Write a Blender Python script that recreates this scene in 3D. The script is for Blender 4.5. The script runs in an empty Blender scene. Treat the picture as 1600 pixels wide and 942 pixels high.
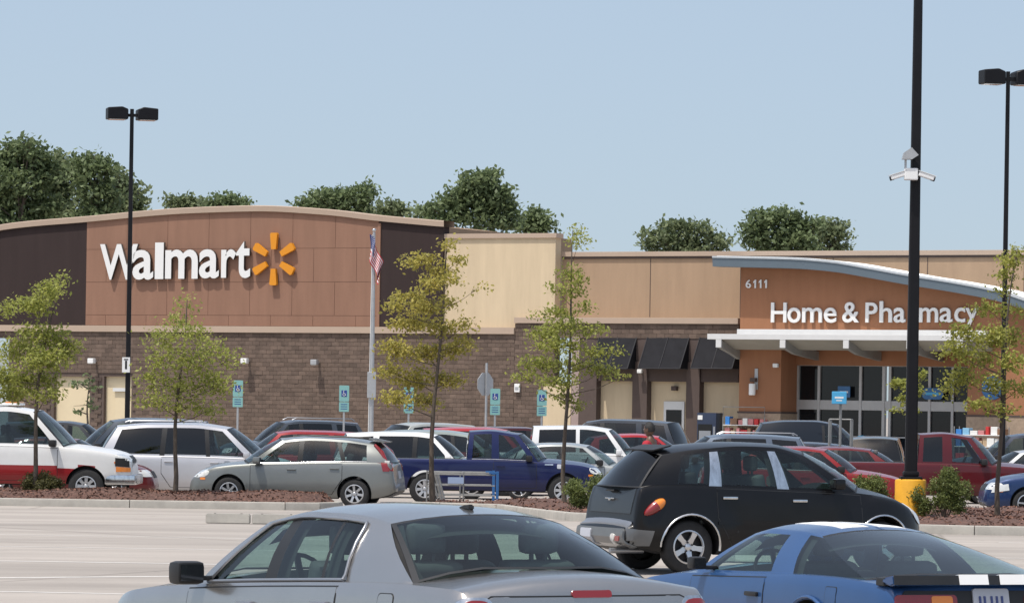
import bpy, bmesh, math, random
import numpy as np
from mathutils import Vector, Matrix
from mathutils.bvhtree import BVHTree
R = math.radians
rnd = random.Random(11)
C = bpy.context.scene.collection
SC = bpy.context.scene

# ------------------------------------------------------------------ camera, sky, sun
EYE = 2.0; F = 6400.0; HY = 640.0; ROLL = R(0.9)
cam = bpy.data.cameras.new('camera'); camo = bpy.data.objects.new('camera', cam); C.objects.link(camo)
camo.location = (0, 0, EYE); camo.rotation_euler = (R(90), -ROLL, 0)
cam.sensor_width = 36; cam.lens = 36 * F / 1600; cam.shift_y = (HY - 471) / 1600
cam.clip_start = 0.5; cam.clip_end = 8000
SC.camera = camo
SUN_EL = R(68); SUN_AZ = R(48)          # azimuth measured from behind the camera towards the left
to_sun = Vector((-math.sin(SUN_AZ) * math.cos(SUN_EL), -math.cos(SUN_AZ) * math.cos(SUN_EL), math.sin(SUN_EL)))
wd = bpy.data.worlds.new('World'); SC.world = wd; wd.use_nodes = True
nt = wd.node_tree; bg = nt.nodes['Background']
sky = nt.nodes.new('ShaderNodeTexSky'); sky.sky_type = 'NISHITA'; sky.sun_disc = False
sky.sun_elevation = SUN_EL; sky.sun_rotation = math.atan2(to_sun.x, to_sun.y)
sky.air_density = 1.0; sky.dust_density = 3.0; sky.ozone_density = 1.0; sky.altitude = 0
_tc = nt.nodes.new('ShaderNodeTexCoord'); _mp = nt.nodes.new('ShaderNodeMapping'); _mp.inputs['Location'].default_value = (0, 0, .08)
nt.links.new(_tc.outputs['Generated'], _mp.inputs[0]); nt.links.new(_mp.outputs[0], sky.inputs[0])
_mx = nt.nodes.new('ShaderNodeMix'); _mx.data_type = 'RGBA'; _mx.inputs[0].default_value = .35; _mx.inputs[7].default_value = (3.5, 4.0, 4.45, 1)   # thin summer haze
nt.links.new(sky.outputs[0], _mx.inputs[6]); nt.links.new(_mx.outputs[2], bg.inputs[0]); bg.inputs[1].default_value = 0.145
sl = bpy.data.lights.new('sun', 'SUN'); sl.energy = 3.4; sl.angle = R(0.53); sl.color = (1, .95, .87)
so = bpy.data.objects.new('sun', sl); C.objects.link(so)
so.rotation_euler = to_sun.to_track_quat('Z', 'Y').to_euler(); so.location = (0, 0, 60)
SC.view_settings.view_transform = 'Standard'; SC.view_settings.look = 'None'
SC.view_settings.exposure = 0.27; SC.view_settings.gamma = 1.0

# ------------------------------------------------------------------ place helpers
def inv(px, py):
    dx, dy = px - 800, py - HY; c, s = math.cos(ROLL), math.sin(ROLL)
    return dx * c + dy * s, -dx * s + dy * c
def P(px, py, Y):
    a, b = inv(px, py); return Vector((a * Y / F, Y, EYE - b * Y / F))
ZK = [(0, 0), (20, -.02), (26, -.09), (30, -.2), (36, -.2), (43, -.02), (52, .06), (70, -.03), (84, -.12), (97, -.26), (112, -.3), (150, -.25), (200, -.15), (5000, -.15)]
def zg(y):
    if y <= ZK[0][0]: return 0.0
    for (a, za), (b, zb) in zip(ZK, ZK[1:]):
        if y <= b:
            t = (y - a) / (b - a); t = t * t * (3 - 2 * t); return za + (zb - za) * t
    return ZK[-1][1]

# ------------------------------------------------------------------ materials
def new_mat(name):
    m = bpy.data.materials.new(name); m.use_nodes = True
    return m, m.node_tree, m.node_tree.nodes['Principled BSDF']
def lnk(t, a, b): t.links.new(a, b)
def mat(name, col, rough=.6, metal=0., coat=0., var=0., scale=6., bump=0., bscale=40., spec=.5, island=0., coords='Object', stretch=None, emit=None):
    m, t, p = new_mat(name)
    p.inputs['Base Color'].default_value = (*col, 1); p.inputs['Roughness'].default_value = rough
    p.inputs['Metallic'].default_value = metal; p.inputs['Specular IOR Level'].default_value = spec
    if coat: p.inputs['Coat Weight'].default_value = coat; p.inputs['Coat Roughness'].default_value = .04
    tc = None
    if var or bump:
        tc = t.nodes.new('ShaderNodeTexCoord'); src = tc.outputs[coords]
        if stretch:
            mp = t.nodes.new('ShaderNodeMapping'); mp.inputs['Scale'].default_value = stretch; lnk(t, src, mp.inputs[0]); src = mp.outputs[0]
    fac = None
    if var:
        n = t.nodes.new('ShaderNodeTexNoise'); n.inputs['Scale'].default_value = scale; n.inputs['Detail'].default_value = 6; n.inputs['Roughness'].default_value = .65
        lnk(t, src, n.inputs['Vector'])
        mr = t.nodes.new('ShaderNodeMapRange'); mr.inputs[1].default_value = .3; mr.inputs[2].default_value = .7
        mr.inputs[3].default_value = 1 - var; mr.inputs[4].default_value = 1 + var
        lnk(t, n.outputs[0], mr.inputs[0]); fac = mr.outputs[0]
    if island:
        g = t.nodes.new('ShaderNodeNewGeometry'); mr = t.nodes.new('ShaderNodeMapRange')
        mr.inputs[3].default_value = 1 - island; mr.inputs[4].default_value = 1 + island
        lnk(t, g.outputs['Random Per Island'], mr.inputs[0])
        if fac:
            mm = t.nodes.new('ShaderNodeMath'); mm.operation = 'MULTIPLY'; lnk(t, fac, mm.inputs[0]); lnk(t, mr.outputs[0], mm.inputs[1]); fac = mm.outputs[0]
        else: fac = mr.outputs[0]
    if fac:
        mx = t.nodes.new('ShaderNodeVectorMath'); mx.operation = 'SCALE'; mx.inputs[0].default_value = col
        lnk(t, fac, mx.inputs['Scale']); lnk(t, mx.outputs[0], p.inputs['Base Color'])
    if bump:
        n2 = t.nodes.new('ShaderNodeTexNoise'); n2.inputs['Scale'].default_value = bscale; n2.inputs['Detail'].default_value = 4
        lnk(t, src, n2.inputs['Vector'])
        b = t.nodes.new('ShaderNodeBump'); b.inputs['Strength'].default_value = bump; b.inputs['Distance'].default_value = .02
        lnk(t, n2.outputs[0], b.inputs['Height']); lnk(t, b.outputs[0], p.inputs['Normal'])
    if emit: p.inputs['Emission Color'].default_value = (*emit[0], 1); p.inputs['Emission Strength'].default_value = emit[1]
    return m
_paints = {}
def paint(col, metal=.35, rough=.38, dirt=.04):
    k = (col, metal, rough)
    if k not in _paints:
        m = mat('car_paint', col, rough, metal, .75, dirt, 2.2, spec=.18)
        t = m.node_tree; p = t.nodes['Principled BSDF']
        n = t.nodes.new('ShaderNodeTexNoise'); n.inputs['Scale'].default_value = 3.5; n.inputs['Detail'].default_value = 8
        tc = t.nodes.new('ShaderNodeTexCoord'); lnk(t, tc.outputs['Object'], n.inputs['Vector'])
        mr = t.nodes.new('ShaderNodeMapRange'); mr.inputs[1].default_value = .35; mr.inputs[2].default_value = .75; mr.inputs[3].default_value = .03; mr.inputs[4].default_value = .16
        lnk(t, n.outputs[0], mr.inputs[0]); lnk(t, mr.outputs[0], p.inputs['Coat Roughness'])
        _paints[k] = m
    return _paints[k]
def glass(name, tint, refl=1.0):
    m = bpy.data.materials.new(name); m.use_nodes = True; t = m.node_tree; t.nodes.clear()
    o = t.nodes.new('ShaderNodeOutputMaterial'); mx = t.nodes.new('ShaderNodeMixShader'); tr = t.nodes.new('ShaderNodeBsdfTransparent')
    gl = t.nodes.new('ShaderNodeBsdfGlossy'); ge = t.nodes.new('ShaderNodeNewGeometry'); dt = t.nodes.new('ShaderNodeVectorMath'); dt.operation = 'DOT_PRODUCT'; lnk(t, ge.outputs['Normal'], dt.inputs[0]); lnk(t, ge.outputs['Incoming'], dt.inputs[1])
    def mth(op, a, b):
        q = t.nodes.new('ShaderNodeMath'); q.operation = op
        for i, v in enumerate((a, b)):
            if isinstance(v, (int, float)): q.inputs[i].default_value = v
            elif v is not None: lnk(t, v, q.inputs[i])
        return q
    ab = mth('ABSOLUTE', dt.outputs['Value'], None); om = mth('SUBTRACT', 1., ab.outputs[0]); pw = mth('POWER', om.outputs[0], 5.); ml = mth('MULTIPLY', pw.outputs[0], .93); fr = mth('ADD', ml.outputs[0], .05)
    tr.inputs[0].default_value = (*tint, 1); gl.inputs[0].default_value = (refl, refl, refl, 1); gl.inputs['Roughness'].default_value = .03
    lnk(t, fr.outputs[0], mx.inputs[0]); lnk(t, tr.outputs[0], mx.inputs[1]); lnk(t, gl.outputs[0], mx.inputs[2]); lnk(t, mx.outputs[0], o.inputs[0])
    return m
def leafmat(name, col, col2, trans=.35):
    m, t, p = new_mat(name); p.inputs['Roughness'].default_value = .55; p.inputs['Specular IOR Level'].default_value = .35
    g = t.nodes.new('ShaderNodeNewGeometry'); mx = t.nodes.new('ShaderNodeMix'); mx.data_type = 'RGBA'
    mx.inputs[6].default_value = (*col, 1); mx.inputs[7].default_value = (*col2, 1)
    lnk(t, g.outputs['Random Per Island'], mx.inputs[0]); lnk(t, mx.outputs[2], p.inputs['Base Color'])
    tl = t.nodes.new('ShaderNodeBsdfTranslucent'); lnk(t, mx.outputs[2], tl.inputs[0])
    ms = t.nodes.new('ShaderNodeMixShader'); ms.inputs[0].default_value = trans
    o = t.nodes['Material Output']; lnk(t, p.outputs[0], ms.inputs[1]); lnk(t, tl.outputs[0], ms.inputs[2]); lnk(t, ms.outputs[0], o.inputs[0])
    return m
M = {}
M['black'] = mat('black_plastic', (.012, .012, .013), .5, var=.2, scale=8)
M['tyre'] = mat('tyre_rubber', (.018, .018, .019), .8, var=.25, scale=12)
M['alloy'] = mat('wheel_alloy', (.62, .63, .65), .3, .85)
M['steelw'] = mat('wheel_silver_paint', (.5, .51, .53), .35, .5, .4)
M['dark'] = mat('wheel_dark_recess', (.02, .02, .022), .6)
M['interior'] = mat('interior_charcoal', (.03, .031, .034), .8, var=.15, scale=10)
M['interior_grey'] = mat('interior_grey', (.10, .10, .105), .8, var=.15, scale=10)
M['chrome'] = mat('chrome', (.62, .63, .64), .16, 1.0, var=.25, scale=5, stretch=(3, 3, 1))
M['mirror'] = mat('mirror_glass', (.10, .105, .11), .08, .9)
M['satin'] = mat('satin_trim', (.35, .36, .38), .35, .8)
M['redlens'] = mat('red_lens', (.22, .008, .009), .15, 0, 1.0)
M['amber'] = mat('amber_lens', (.75, .22, .015), .18, 0, 1.0)
M['clearlens'] = mat('clear_lens', (.72, .72, .7), .12, .2, 1.0)
M['white'] = mat('white_paint', (.78, .78, .77), .5, var=.04, scale=3)
M['glass'] = glass('tinted_glass', (.36, .45, .45))
M['glass_clear'] = glass('clear_green_glass', (.52, .66, .62))
M['glass_dark'] = glass('privacy_glass', (.05, .06, .065))
M['plate'] = mat('plate_white', (.45, .47, .52), .5)
M['platetxt'] = mat('plate_ink', (.05, .07, .2), .5)

# ------------------------------------------------------------------ object helpers
def tagp(o, label=None, cat=None, group=None, kind=None):
    if label: o['label'] = label
    if cat: o['category'] = cat
    if group: o['group'] = group
    if kind: o['kind'] = kind
    return o
def empty(name, loc=(0, 0, 0), rz=0., label=None, cat=None, group=None, kind=None, rot=None):
    o = bpy.data.objects.new(name, None); C.objects.link(o); o.location = loc
    o.rotation_euler = rot if rot else (0, 0, rz); o.empty_display_size = .2
    return tagp(o, label, cat, group, kind)
def link(name, me, mats, parent=None, loc=None, rot=None):
    o = bpy.data.objects.new(name, me); C.objects.link(o)
    if mats is not None:
        for m in (mats if isinstance(mats, (list, tuple)) else [mats]): me.materials.append(m)
    if parent: o.parent = parent
    if loc is not None: o.location = loc
    if rot is not None: o.rotation_euler = rot
    return o
def smooth(me, ang=35):
    for p in me.polygons: p.use_smooth = True
    me.set_sharp_from_angle(angle=R(ang)); return me
class MB:
    def __init__(s): s.bm = bmesh.new(); s.mi = 0
    def _m(s, vs):
        fs = set()
        for v in vs: fs.update(v.link_faces)
        for f in fs: f.material_index = s.mi
    def box(s, x0, x1, y0, y1, z0, z1, bev=0., mtx=None):
        r = bmesh.ops.create_cube(s.bm, size=1)['verts']
        for v in r: v.co = Vector((x0 + (v.co.x + .5) * (x1 - x0), y0 + (v.co.y + .5) * (y1 - y0), z0 + (v.co.z + .5) * (z1 - z0)))
        if bev:
            es = set()
            for v in r: es.update(v.link_edges)
            q = bmesh.ops.bevel(s.bm, geom=list(es), offset=bev, segments=2, affect='EDGES', profile=.6)
            r = [v for v in q['verts']]
            vs = set(r)
            for f in q['faces']: vs.update(f.verts)
            r = list(vs)
        if mtx is not None:
            for v in r: v.co = mtx @ v.co
        s._m(r); return s
    def tube(s, pts, rad, n=8, caps=True):
        pts = [Vector(p) for p in pts]
        if not isinstance(rad, (list, tuple)): rad = [rad] * len(pts)
        rings = []; prev = None
        for i, p in enumerate(pts):
            d = (pts[min(i + 1, len(pts) - 1)] - pts[max(i - 1, 0)]).normalized()
            a = prev if prev is not None else (Vector((0, 0, 1)) if abs(d.z) < .9 else Vector((1, 0, 0)))
            u = d.cross(a).normalized(); w = u.cross(d).normalized(); prev = w
            rings.append([s.bm.verts.new(p + (u * math.cos(2 * math.pi * k / n) + w * math.sin(2 * math.pi * k / n)) * rad[i]) for k in range(n)])
        fs = []
        for A, B in zip(rings, rings[1:]):
            for k in range(n): fs.append(s.bm.faces.new((A[k], A[(k + 1) % n], B[(k + 1) % n], B[k])))
        if caps: fs.append(s.bm.faces.new(rings[0][::-1])); fs.append(s.bm.faces.new(rings[-1]))
        for f in fs: f.material_index = s.mi
        return s
    def lathe(s, prof, n=32, axis='z', c=(0, 0, 0)):
        c = Vector(c); rings = []
        for r_, h in prof:
            ring = []
            for k in range(n):
                a = 2 * math.pi * k / n; x, y = r_ * math.cos(a), r_ * math.sin(a)
                ring.append(s.bm.verts.new(c + (Vector((x, y, h)) if axis == 'z' else Vector((x, h, y)))))
            rings.append(ring)
        for A, B in zip(rings, rings[1:]):
            for k in range(n):
                f = s.bm.faces.new((A[k], A[(k + 1) % n], B[(k + 1) % n], B[k])); f.material_index = s.mi
        return s
    def prism(s, poly, axis, a, b):
        def pt(u, v, w): return {'y': (u, w, v), 'x': (w, u, v), 'z': (u, v, w)}[axis]
        A = [s.bm.verts.new(pt(u, v, a)) for u, v in poly]; B = [s.bm.verts.new(pt(u, v, b)) for u, v in poly]
        fs = [s.bm.faces.new(A[::-1]), s.bm.faces.new(B)]
        for i in range(len(A)):
            j = (i + 1) % len(A); fs.append(s.bm.faces.new((A[i], A[j], B[j], B[i])))
        for f in fs: f.material_index = s.mi
        return s
    def quads(s, grid, mi=None):
        V = [[s.bm.verts.new(p) for p in row] for row in grid]
        for A, B in zip(V, V[1:]):
            for i in range(len(A) - 1):
                f = s.bm.faces.new((A[i], A[i + 1], B[i + 1], B[i])); f.material_index = s.mi if mi is None else mi
        return s
    def mesh(s, name, sm=None, merge=0.):
        if merge: bmesh.ops.remove_doubles(s.bm, verts=s.bm.verts, dist=merge)
        bmesh.ops.recalc_face_normals(s.bm, faces=s.bm.faces)
        me = bpy.data.meshes.new(name); s.bm.to_mesh(me); s.bm.free()
        if sm: smooth(me, sm)
        return me
    def build(s, name, mats, parent=None, sm=None, loc=None, rot=None, merge=0.):
        return link(name, s.mesh(name, sm, merge), mats, parent, loc, rot)

def text_mesh(ch, depth=.1, bold=0.):
    cu = bpy.data.curves.new('t', 'FONT'); cu.body = ch; cu.size = 1; cu.extrude = .5; cu.offset = bold; cu.resolution_u = 4
    o = bpy.data.objects.new('t', cu); C.objects.link(o)
    dg = bpy.context.evaluated_depsgraph_get(); me = bpy.data.meshes.new_from_object(o.evaluated_get(dg))
    bpy.data.objects.remove(o); bpy.data.curves.remove(cu)
    n = len(me.vertices); co = np.empty(n * 3); me.vertices.foreach_get('co', co); co = co.reshape(-1, 3)
    lo, hi = co.min(0), co.max(0); co = (co - lo) / np.maximum(hi - lo, 1e-6)
    return me, co
def letter(ch, parent, x0, x1, z0, z1, y0, y1, mats, bold=0., name='letter'):
    """upright letter facing -y filling the box"""
    me, co = text_mesh(ch, bold=bold)
    out = np.empty_like(co); out[:, 0] = x0 + co[:, 0] * (x1 - x0); out[:, 2] = z0 + co[:, 1] * (z1 - z0); out[:, 1] = y1 + (y0 - y1) * co[:, 2]
    me.vertices.foreach_set('co', out.ravel()); me.materials.clear()
    me.update()
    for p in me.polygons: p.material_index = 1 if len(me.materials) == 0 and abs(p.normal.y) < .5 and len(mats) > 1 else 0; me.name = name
    return link(name, me, mats, parent)

def pch(keys):
    """monotone cubic through keys"""
    xs = np.array([k[0] for k in keys], float); ys = np.array([k[1] for k in keys], float); n = len(xs)
    if n == 1: return lambda x: float(ys[0])
    h = np.diff(xs); d = np.diff(ys) / h; m = np.zeros(n); m[0] = d[0]; m[-1] = d[-1]
    for i in range(1, n - 1):
        m[i] = 0 if d[i - 1] * d[i] <= 0 else 3 * (h[i - 1] + h[i]) / ((2 * h[i] + h[i - 1]) / d[i - 1] + (h[i] + 2 * h[i - 1]) / d[i])
    def f(x):
        if x <= xs[0]: return float(ys[0])
        if x >= xs[-1]: return float(ys[-1])
        i = int(np.searchsorted(xs, x) - 1); t = (x - xs[i]) / h[i]
        return float((1 + 2 * t) * (1 - t) ** 2 * ys[i] + t * (1 - t) ** 2 * h[i] * m[i] + t * t * (3 - 2 * t) * ys[i + 1] + t * t * (t - 1) * h[i] * m[i + 1])
    return f
def rrect(cx, cy, w, h, r=.03, n=4):
    pts = []
    for sx, sy, a0 in ((1, 1, 0), (-1, 1, 90), (-1, -1, 180), (1, -1, 270)):
        for k in range(n + 1):
            a = R(a0 + 90 * k / n); pts.append((cx + sx * (w / 2 - r) + r * math.cos(a), cy + sy * (h / 2 - r) + r * math.sin(a)))
    return pts
def ell(cx, cy, a, b, rot=0., n=20):
    c, s = math.cos(R(rot)), math.sin(R(rot))
    return [(cx + a * math.cos(t) * c - b * math.sin(t) * s, cy + a * math.cos(t) * s + b * math.sin(t) * c) for t in [2 * math.pi * k / n for k in range(n)]]

# ------------------------------------------------------------------ vehicles
_wheels = {}
def wheel_meshes(tr, rr, style, w=.21):
    k = (round(tr, 3), round(rr, 3), style)
    if k in _wheels: return _wheels[k]
    h = w / 2
    b = MB(); b.lathe([(rr, -h * .8), (rr + .01, -h * .95), (tr - .035, -h), (tr - .008, -h * .82), (tr, -h * .55), (tr, h * .55), (tr - .008, h * .82), (tr - .035, h), (rr + .01, h * .95), (rr, h * .8)], 40, 'y')
    ty = b.mesh('tyre', 40); ty.materials.append(M['tyre'])
    b = MB(); b.mi = 1
    b.lathe([(0, -h * .1), (rr * .97, -h * .1)], 32, 'y')
    b.lathe([(rr * .95, -h * .1), (rr * .95, -h * .7)], 32, 'y')
    b.mi = 0
    b.lathe([(rr * .88, -h * .78), (rr * .93, -h * .95), (rr * 1.01, -h * .9), (rr * 1.01, -h * .6)], 32, 'y')
    ns = {'wide': 5, 'five': 5, 'hub': 7, 'steel': 8, 'many': 10}[style]; wd_ = {'wide': .62, 'five': .36, 'hub': .5, 'steel': .62, 'many': .22}[style]
    for i in range(ns):
        a = 2 * math.pi * i / ns + .3
        poly = []
        w0, w1 = rr * wd_ * .62, rr * wd_ * .5
        for (r0, ww, dd) in ((rr * .16, w0, -h * .62), (rr * .55, w1 * .9, -h * .8), (rr * .92, w1 * 1.15, -h * .84)):
            poly.append([Vector((r0 * math.cos(a) - s_ * ww / 2 * math.sin(a), dd, r0 * math.sin(a) + s_ * ww / 2 * math.cos(a))) for s_ in (-1, 1)])
        b.quads(poly)
        b.quads([[q[0], q[0] + Vector((0, h * .35, 0))] for q in poly]); b.quads([[q[1] + Vector((0, h * .35, 0)), q[1]] for q in poly])
    b.lathe([(0, -h * .86), (rr * .13, -h * .85), (rr * .2, -h * .75), (rr * .22, -h * .5)], 20, 'y')
    b.mi = 1
    for i in range(5):
        a = 2 * math.pi * i / 5 + .9
        b.lathe([(0, -h * .86), (rr * .045, -h * .86), (rr * .045, -h * .6)], 8, 'y', (rr * .27 * math.cos(a), 0, rr * .27 * math.sin(a)))
    ri = b.mesh('rim', 40); ri.materials.append(M['alloy'] if style in ('five', 'many', 'wide') else M['steelw']); ri.materials.append(M['dark'])
    _wheels[k] = (ty, ri); return ty, ri
_seat = {}
def seat_meshes():
    if not _seat:
        b = MB(); b.box(-.27, .27, -.25, .25, 0, .16, .05)
        b.box(-.09, .07, -.25, .25, .1, .66, .05, Matrix.Translation((-.24, 0, 0)) @ Matrix.Rotation(R(-14), 4, 'Y'))
        s = b.mesh('seat', 60); s.materials.append(M['interior_grey'])
        b = MB(); b.box(-.05, .05, -.13, .13, 0, .19, .045); b.box(-.012, .012, -.06, -.04, -.1, .02); b.box(-.012, .012, .04, .06, -.1, .02)
        h = b.mesh('headrest', 60); h.materials.append(M['interior_grey']); _seat['s'] = (s, h)
    return _seat['s']

class Car:
    def __init__(s, name, label, cat, D, pnt, group='cars and trucks parked in the lot'):
        s.D = D; s.L, s.W = D['L'], D['W']; s.paint = pnt
        s.root = empty(name, label=label, cat=cat, group=group)
        hwk = [(x, f * s.W / 2) for x, f in D['hw']]
        s.top, s.belt, s.bot, s.hw = pch(D['top']), pch(D['belt']), pch(D['bot']), pch(hwk)
        s.bulge = D.get('bulge', lambda x, z: 0.)
        s.lower(); s.cabin(); s.wheels()
    def sec(s, x, tub):
        zb, zt, bl, w = s.bot(x), s.top(x), s.belt(x), s.hw(x)
        bl = max(bl, zb + .1); pts = [(0, zb + .03), (w * .6, zb + .03), (w * .86, zb)]
        a = s.D.get('tuck', .10); e = s.D.get('lean', .035)
        for t in (0, .05, .12, .22, .33, .45, .57, .69, .8, .9, .97):
            z = zb + .02 + (bl - .02 - zb - .02) * t
            y = w * (1 - a * max(0, (.35 - t) / .35) ** 2.2 - e * max(0, (t - .5) / .5) ** 2)
            if t > .5: y += .008 * math.exp(-((t - .84) / .05) ** 2)
            pts.append((y + s.bulge(x, z), z))
        pts.append((w * (1 - e) - .02 + s.bulge(x, bl) * .6, bl - .004)); wy = w * .93 - .03
        pts.append((wy, bl + .002))
        if tub is not None:
            pts += [(wy - .03, bl + .002), (wy - .045, bl - .03), (wy - .06, tub), (0, tub)]
        else:
            for f in (.75, .5, .25, 0): pts.append((wy * f, bl + .002 + (zt - bl) * (1 - f * f)))
        return pts
    def lower(s):
        D = s.D; L = s.L; xs = set(np.round(np.linspace(-L / 2, L / 2, D.get('ns', 44)), 4))
        for k in ('top', 'hw', 'bot'):
            for x, _ in D[k]: xs.add(round(x, 4))
        for d in (.01, .03, .06, .1, .15): xs.add(round(-L / 2 + d, 4)); xs.add(round(L / 2 - d, 4))
        xs = [x for x in sorted(xs)]
        tubs = D['tubs']; st = []
        for x in xs:
            if all(abs(x - t[0]) > .012 and abs(x - t[1]) > .012 for t in tubs):
                tb = None
                for t in tubs:
                    if t[0] < x < t[1]: tb = t[2]
                st.append((x, tb))
        for t in tubs: st += [(t[0], None), (t[0] + .006, t[2]), (t[1] - .006, t[2]), (t[1], None)]
        st.sort(key=lambda q: q[0])
        bm = bmesh.new(); rings = []
        for x, tb in st:
            p = s.sec(x, tb); ring = [bm.verts.new((x, y, z)) for y, z in p] + [bm.verts.new((x, -y, z)) for y, z in p[-2:0:-1]]
            rings.append(ring)
        n = len(rings[0]); half = len(p); matf = D.get('matf')
        for (A, B, (xa, ta), (xb, tb)) in zip(rings, rings[1:], st, st[1:]):
            for k in range(n):
                f = bm.faces.new((A[k], A[(k + 1) % n], B[(k + 1) % n], B[k]))
                c = f.calc_center_median(); kk = k if k < half else n - 1 - k
                mi = 0
                if kk <= 2: mi = 1
                elif kk >= half - 4 and (ta is not None or tb is not None): mi = 2
                elif matf: mi = matf(c.x, abs(c.y), c.z)
                f.material_index = mi
        bm.faces.new(rings[0]); bm.faces.new(rings[-1][::-1])
        bmesh.ops.recalc_face_normals(bm, faces=bm.faces)
        s.bvh = BVHTree.FromBMesh(bm)
        me = bpy.data.meshes.new('body'); bm.to_mesh(me); bm.free()
        mats = [s.paint, M['black'], M['interior']] + D.get('mats', [])
        for m in mats: me.materials.append(m)
        # wheel arches
        b = MB(); b.mi = 1; ar = D.get('ar', D['tr'] + .055)
        for x in D['axles']:
            for sg in (1, -1):
                y0, y1 = s.W / 2 - .34, s.W / 2 + .3; y0, y1 = (y0, y1) if sg > 0 else (-y1, -y0)
                prof = [(x + ar * math.cos(2 * math.pi * k / 36), D['tr'] + .01 + ar * math.sin(2 * math.pi * k / 36)) for k in range(36)]
                b.prism(prof, 'y', y0, y1)
        cme = b.mesh('cut')
        for m in mats: cme.materials.append(m)
        co = bpy.data.objects.new('cut', cme); C.objects.link(co)
        bo = bpy.data.objects.new('tmp', me); C.objects.link(bo)
        md = bo.modifiers.new('b', 'BOOLEAN'); md.operation = 'DIFFERENCE'; md.object = co; md.solver = 'EXACT'
        dg = bpy.context.evaluated_depsgraph_get(); m2 = bpy.data.meshes.new_from_object(bo.evaluated_get(dg))
        bpy.data.objects.remove(bo); bpy.data.objects.remove(co)
        smooth(m2, 38); m2.name = 'body'
        s.body = link('body', m2, None, s.root)
    def cabin(s):
        D = s.D; B = D['cols']; K = D['kinds']; rz, rh = pch(D['railz']), pch([(x, f * s.W / 2) for x, f in D['railhw']])
        crown = D.get('crown', .05); gm = D.get('gmat', {}); rows = [0, .045, .2, .4, .6, .78, .9, .96, 1.]
        def side(xb, xr, r):
            yb = s.hw(xb) * .93 - .035; zb = s.belt(xb); yr, zr = rh(xr), rz(xr)
            rr_ = r if r < .9 else r
            return Vector((xb + (xr - xb) * r, yb + (yr - yb) * r + .03 * math.sin(math.pi * min(1, r)) ** 1.0, zb + (zr - zb) * (r ** .97)))
        body = MB(); cols = []
        for i, k in enumerate(K):
            (b0, r0), (b1, r1) = B[i], B[i + 1]; n = max(1, math.ceil(max(b1 - b0, r1 - r0) / .16))
            for j in range(n): cols.append(((b0 + (b1 - b0) * j / n, r0 + (r1 - r0) * j / n), (b0 + (b1 - b0) * (j + 1) / n, r0 + (r1 - r0) * (j + 1) / n), k, i))
        mi_of = {'p': 0, 'k': 1, 'c': 3, 'g': 0}
        panes = {}
        for sg in (1, -1):
            fl = lambda v: Vector((v.x, v.y * sg, v.z))
            for (a, b_, k, i) in cols:
                for q in range(len(rows) - 1):
                    pts = [fl(side(*a, rows[q])), fl(side(*b_, rows[q])), fl(side(*b_, rows[q + 1])), fl(side(*a, rows[q + 1]))]
                    if k == 'g' and (1 <= q <= 5 or (D.get('wrap') and i == 0 and q < 7)): panes.setdefault((i, sg), []).append(pts)
                    else:
                        mi = mi_of[k] if not (k in 'kc' and q >= 6) else 0
                        if D.get('blackframe') and q in (0, 6) : mi = 1
                        body.quads([[pts[0], pts[1]], [pts[3], pts[2]]], mi)
        # roof
        xs = [c[0][1] for c in cols] + [cols[-1][1][1]]; x0, x1 = xs[0], xs[-1]
        fs = [-1, -.96, -.88, -.7, -.45, -.2, 0, .2, .45, .7, .88, .96, 1]; bf, br = D.get('bowt', .12), D.get('bowr', .08)
        grid = []
        for x in xs:
            t = (x - x0) / (x1 - x0)
            grid.append([Vector((x + (1 - f * f) * (bf * t ** 2 - br * (1 - t) ** 2), f * rh(x), rz(x) + crown * (1 - abs(f) ** 2.4))) for f in fs])
        body.quads(grid, D.get('roofmi', 0)); s.roofgrid = grid
        # windscreen and rear window
        def screen(bp, rp, bowb, bowt, kind, name):
            (xb, xr) = bp[0], rp[0]; yb, zb = s.hw(xb) * .93 - .035, s.belt(xb); yr, zr = rh(xr), rz(xr); sgn = 1 if kind == 'f' else -1
            ff = [-1, -.955, -.75, -.5, -.25, 0, .25, .5, .75, .955, 1]; vv = [0, .03, .2, .4, .6, .8, .965, 1]
            def pt(f, v):
                c = 1 - f * f; xB = xb + sgn * bowb * c; zB = zb + (max(s.top(xB), zb) + .006 - zb) * min(1, c * 1.5)
                lo = Vector((xB, f * yb, zB)); hi = Vector((xr + sgn * bowt * c, f * yr, zr + crown * (1 - abs(f) ** 2.4)))
                p = lo.lerp(hi, v); d = Vector((hi.z - lo.z, 0, -(hi.x - lo.x))) * sgn; d.normalize()
                p = p + d * .035 * math.sin(math.pi * v) * (.4 + .6 * c)
                if D.get('wrap') and kind == 'r':
                    e_ = side(xb, xr, v); lo1 = Vector((xb, yb, zb)); hi1 = Vector((xr, yr, zr)); q_ = lo1.lerp(hi1, v)
                    d1 = Vector((hi1.z - lo1.z, 0, -(hi1.x - lo1.x))) * sgn; d1.normalize(); q_ += d1 * .035 * math.sin(math.pi * v) * .4
                    k_ = e_ - q_; w_ = abs(f) ** 3; p += Vector((k_.x, k_.y * (1 if f > 0 else -1), k_.z)) * w_
                return p
            gl = MB()
            for q in range(len(vv) - 1):
                for h in range(len(ff) - 1):
                    pts = [[pt(ff[h], vv[q]), pt(ff[h + 1], vv[q])], [pt(ff[h], vv[q + 1]), pt(ff[h + 1], vv[q + 1])]]
                    if 0 < q < len(vv) - 2 and (0 < h < len(ff) - 2 or (D.get('wrap') and kind == 'r')): gl.quads(pts)
                    else: body.quads(pts, 0 if (h in (0, len(ff) - 2) and D.get('paintA')) else 1)
            gl.build(name, D.get('gfront' if kind == 'f' else 'grear', M['glass']), s.root, 60, merge=.0005)
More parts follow.
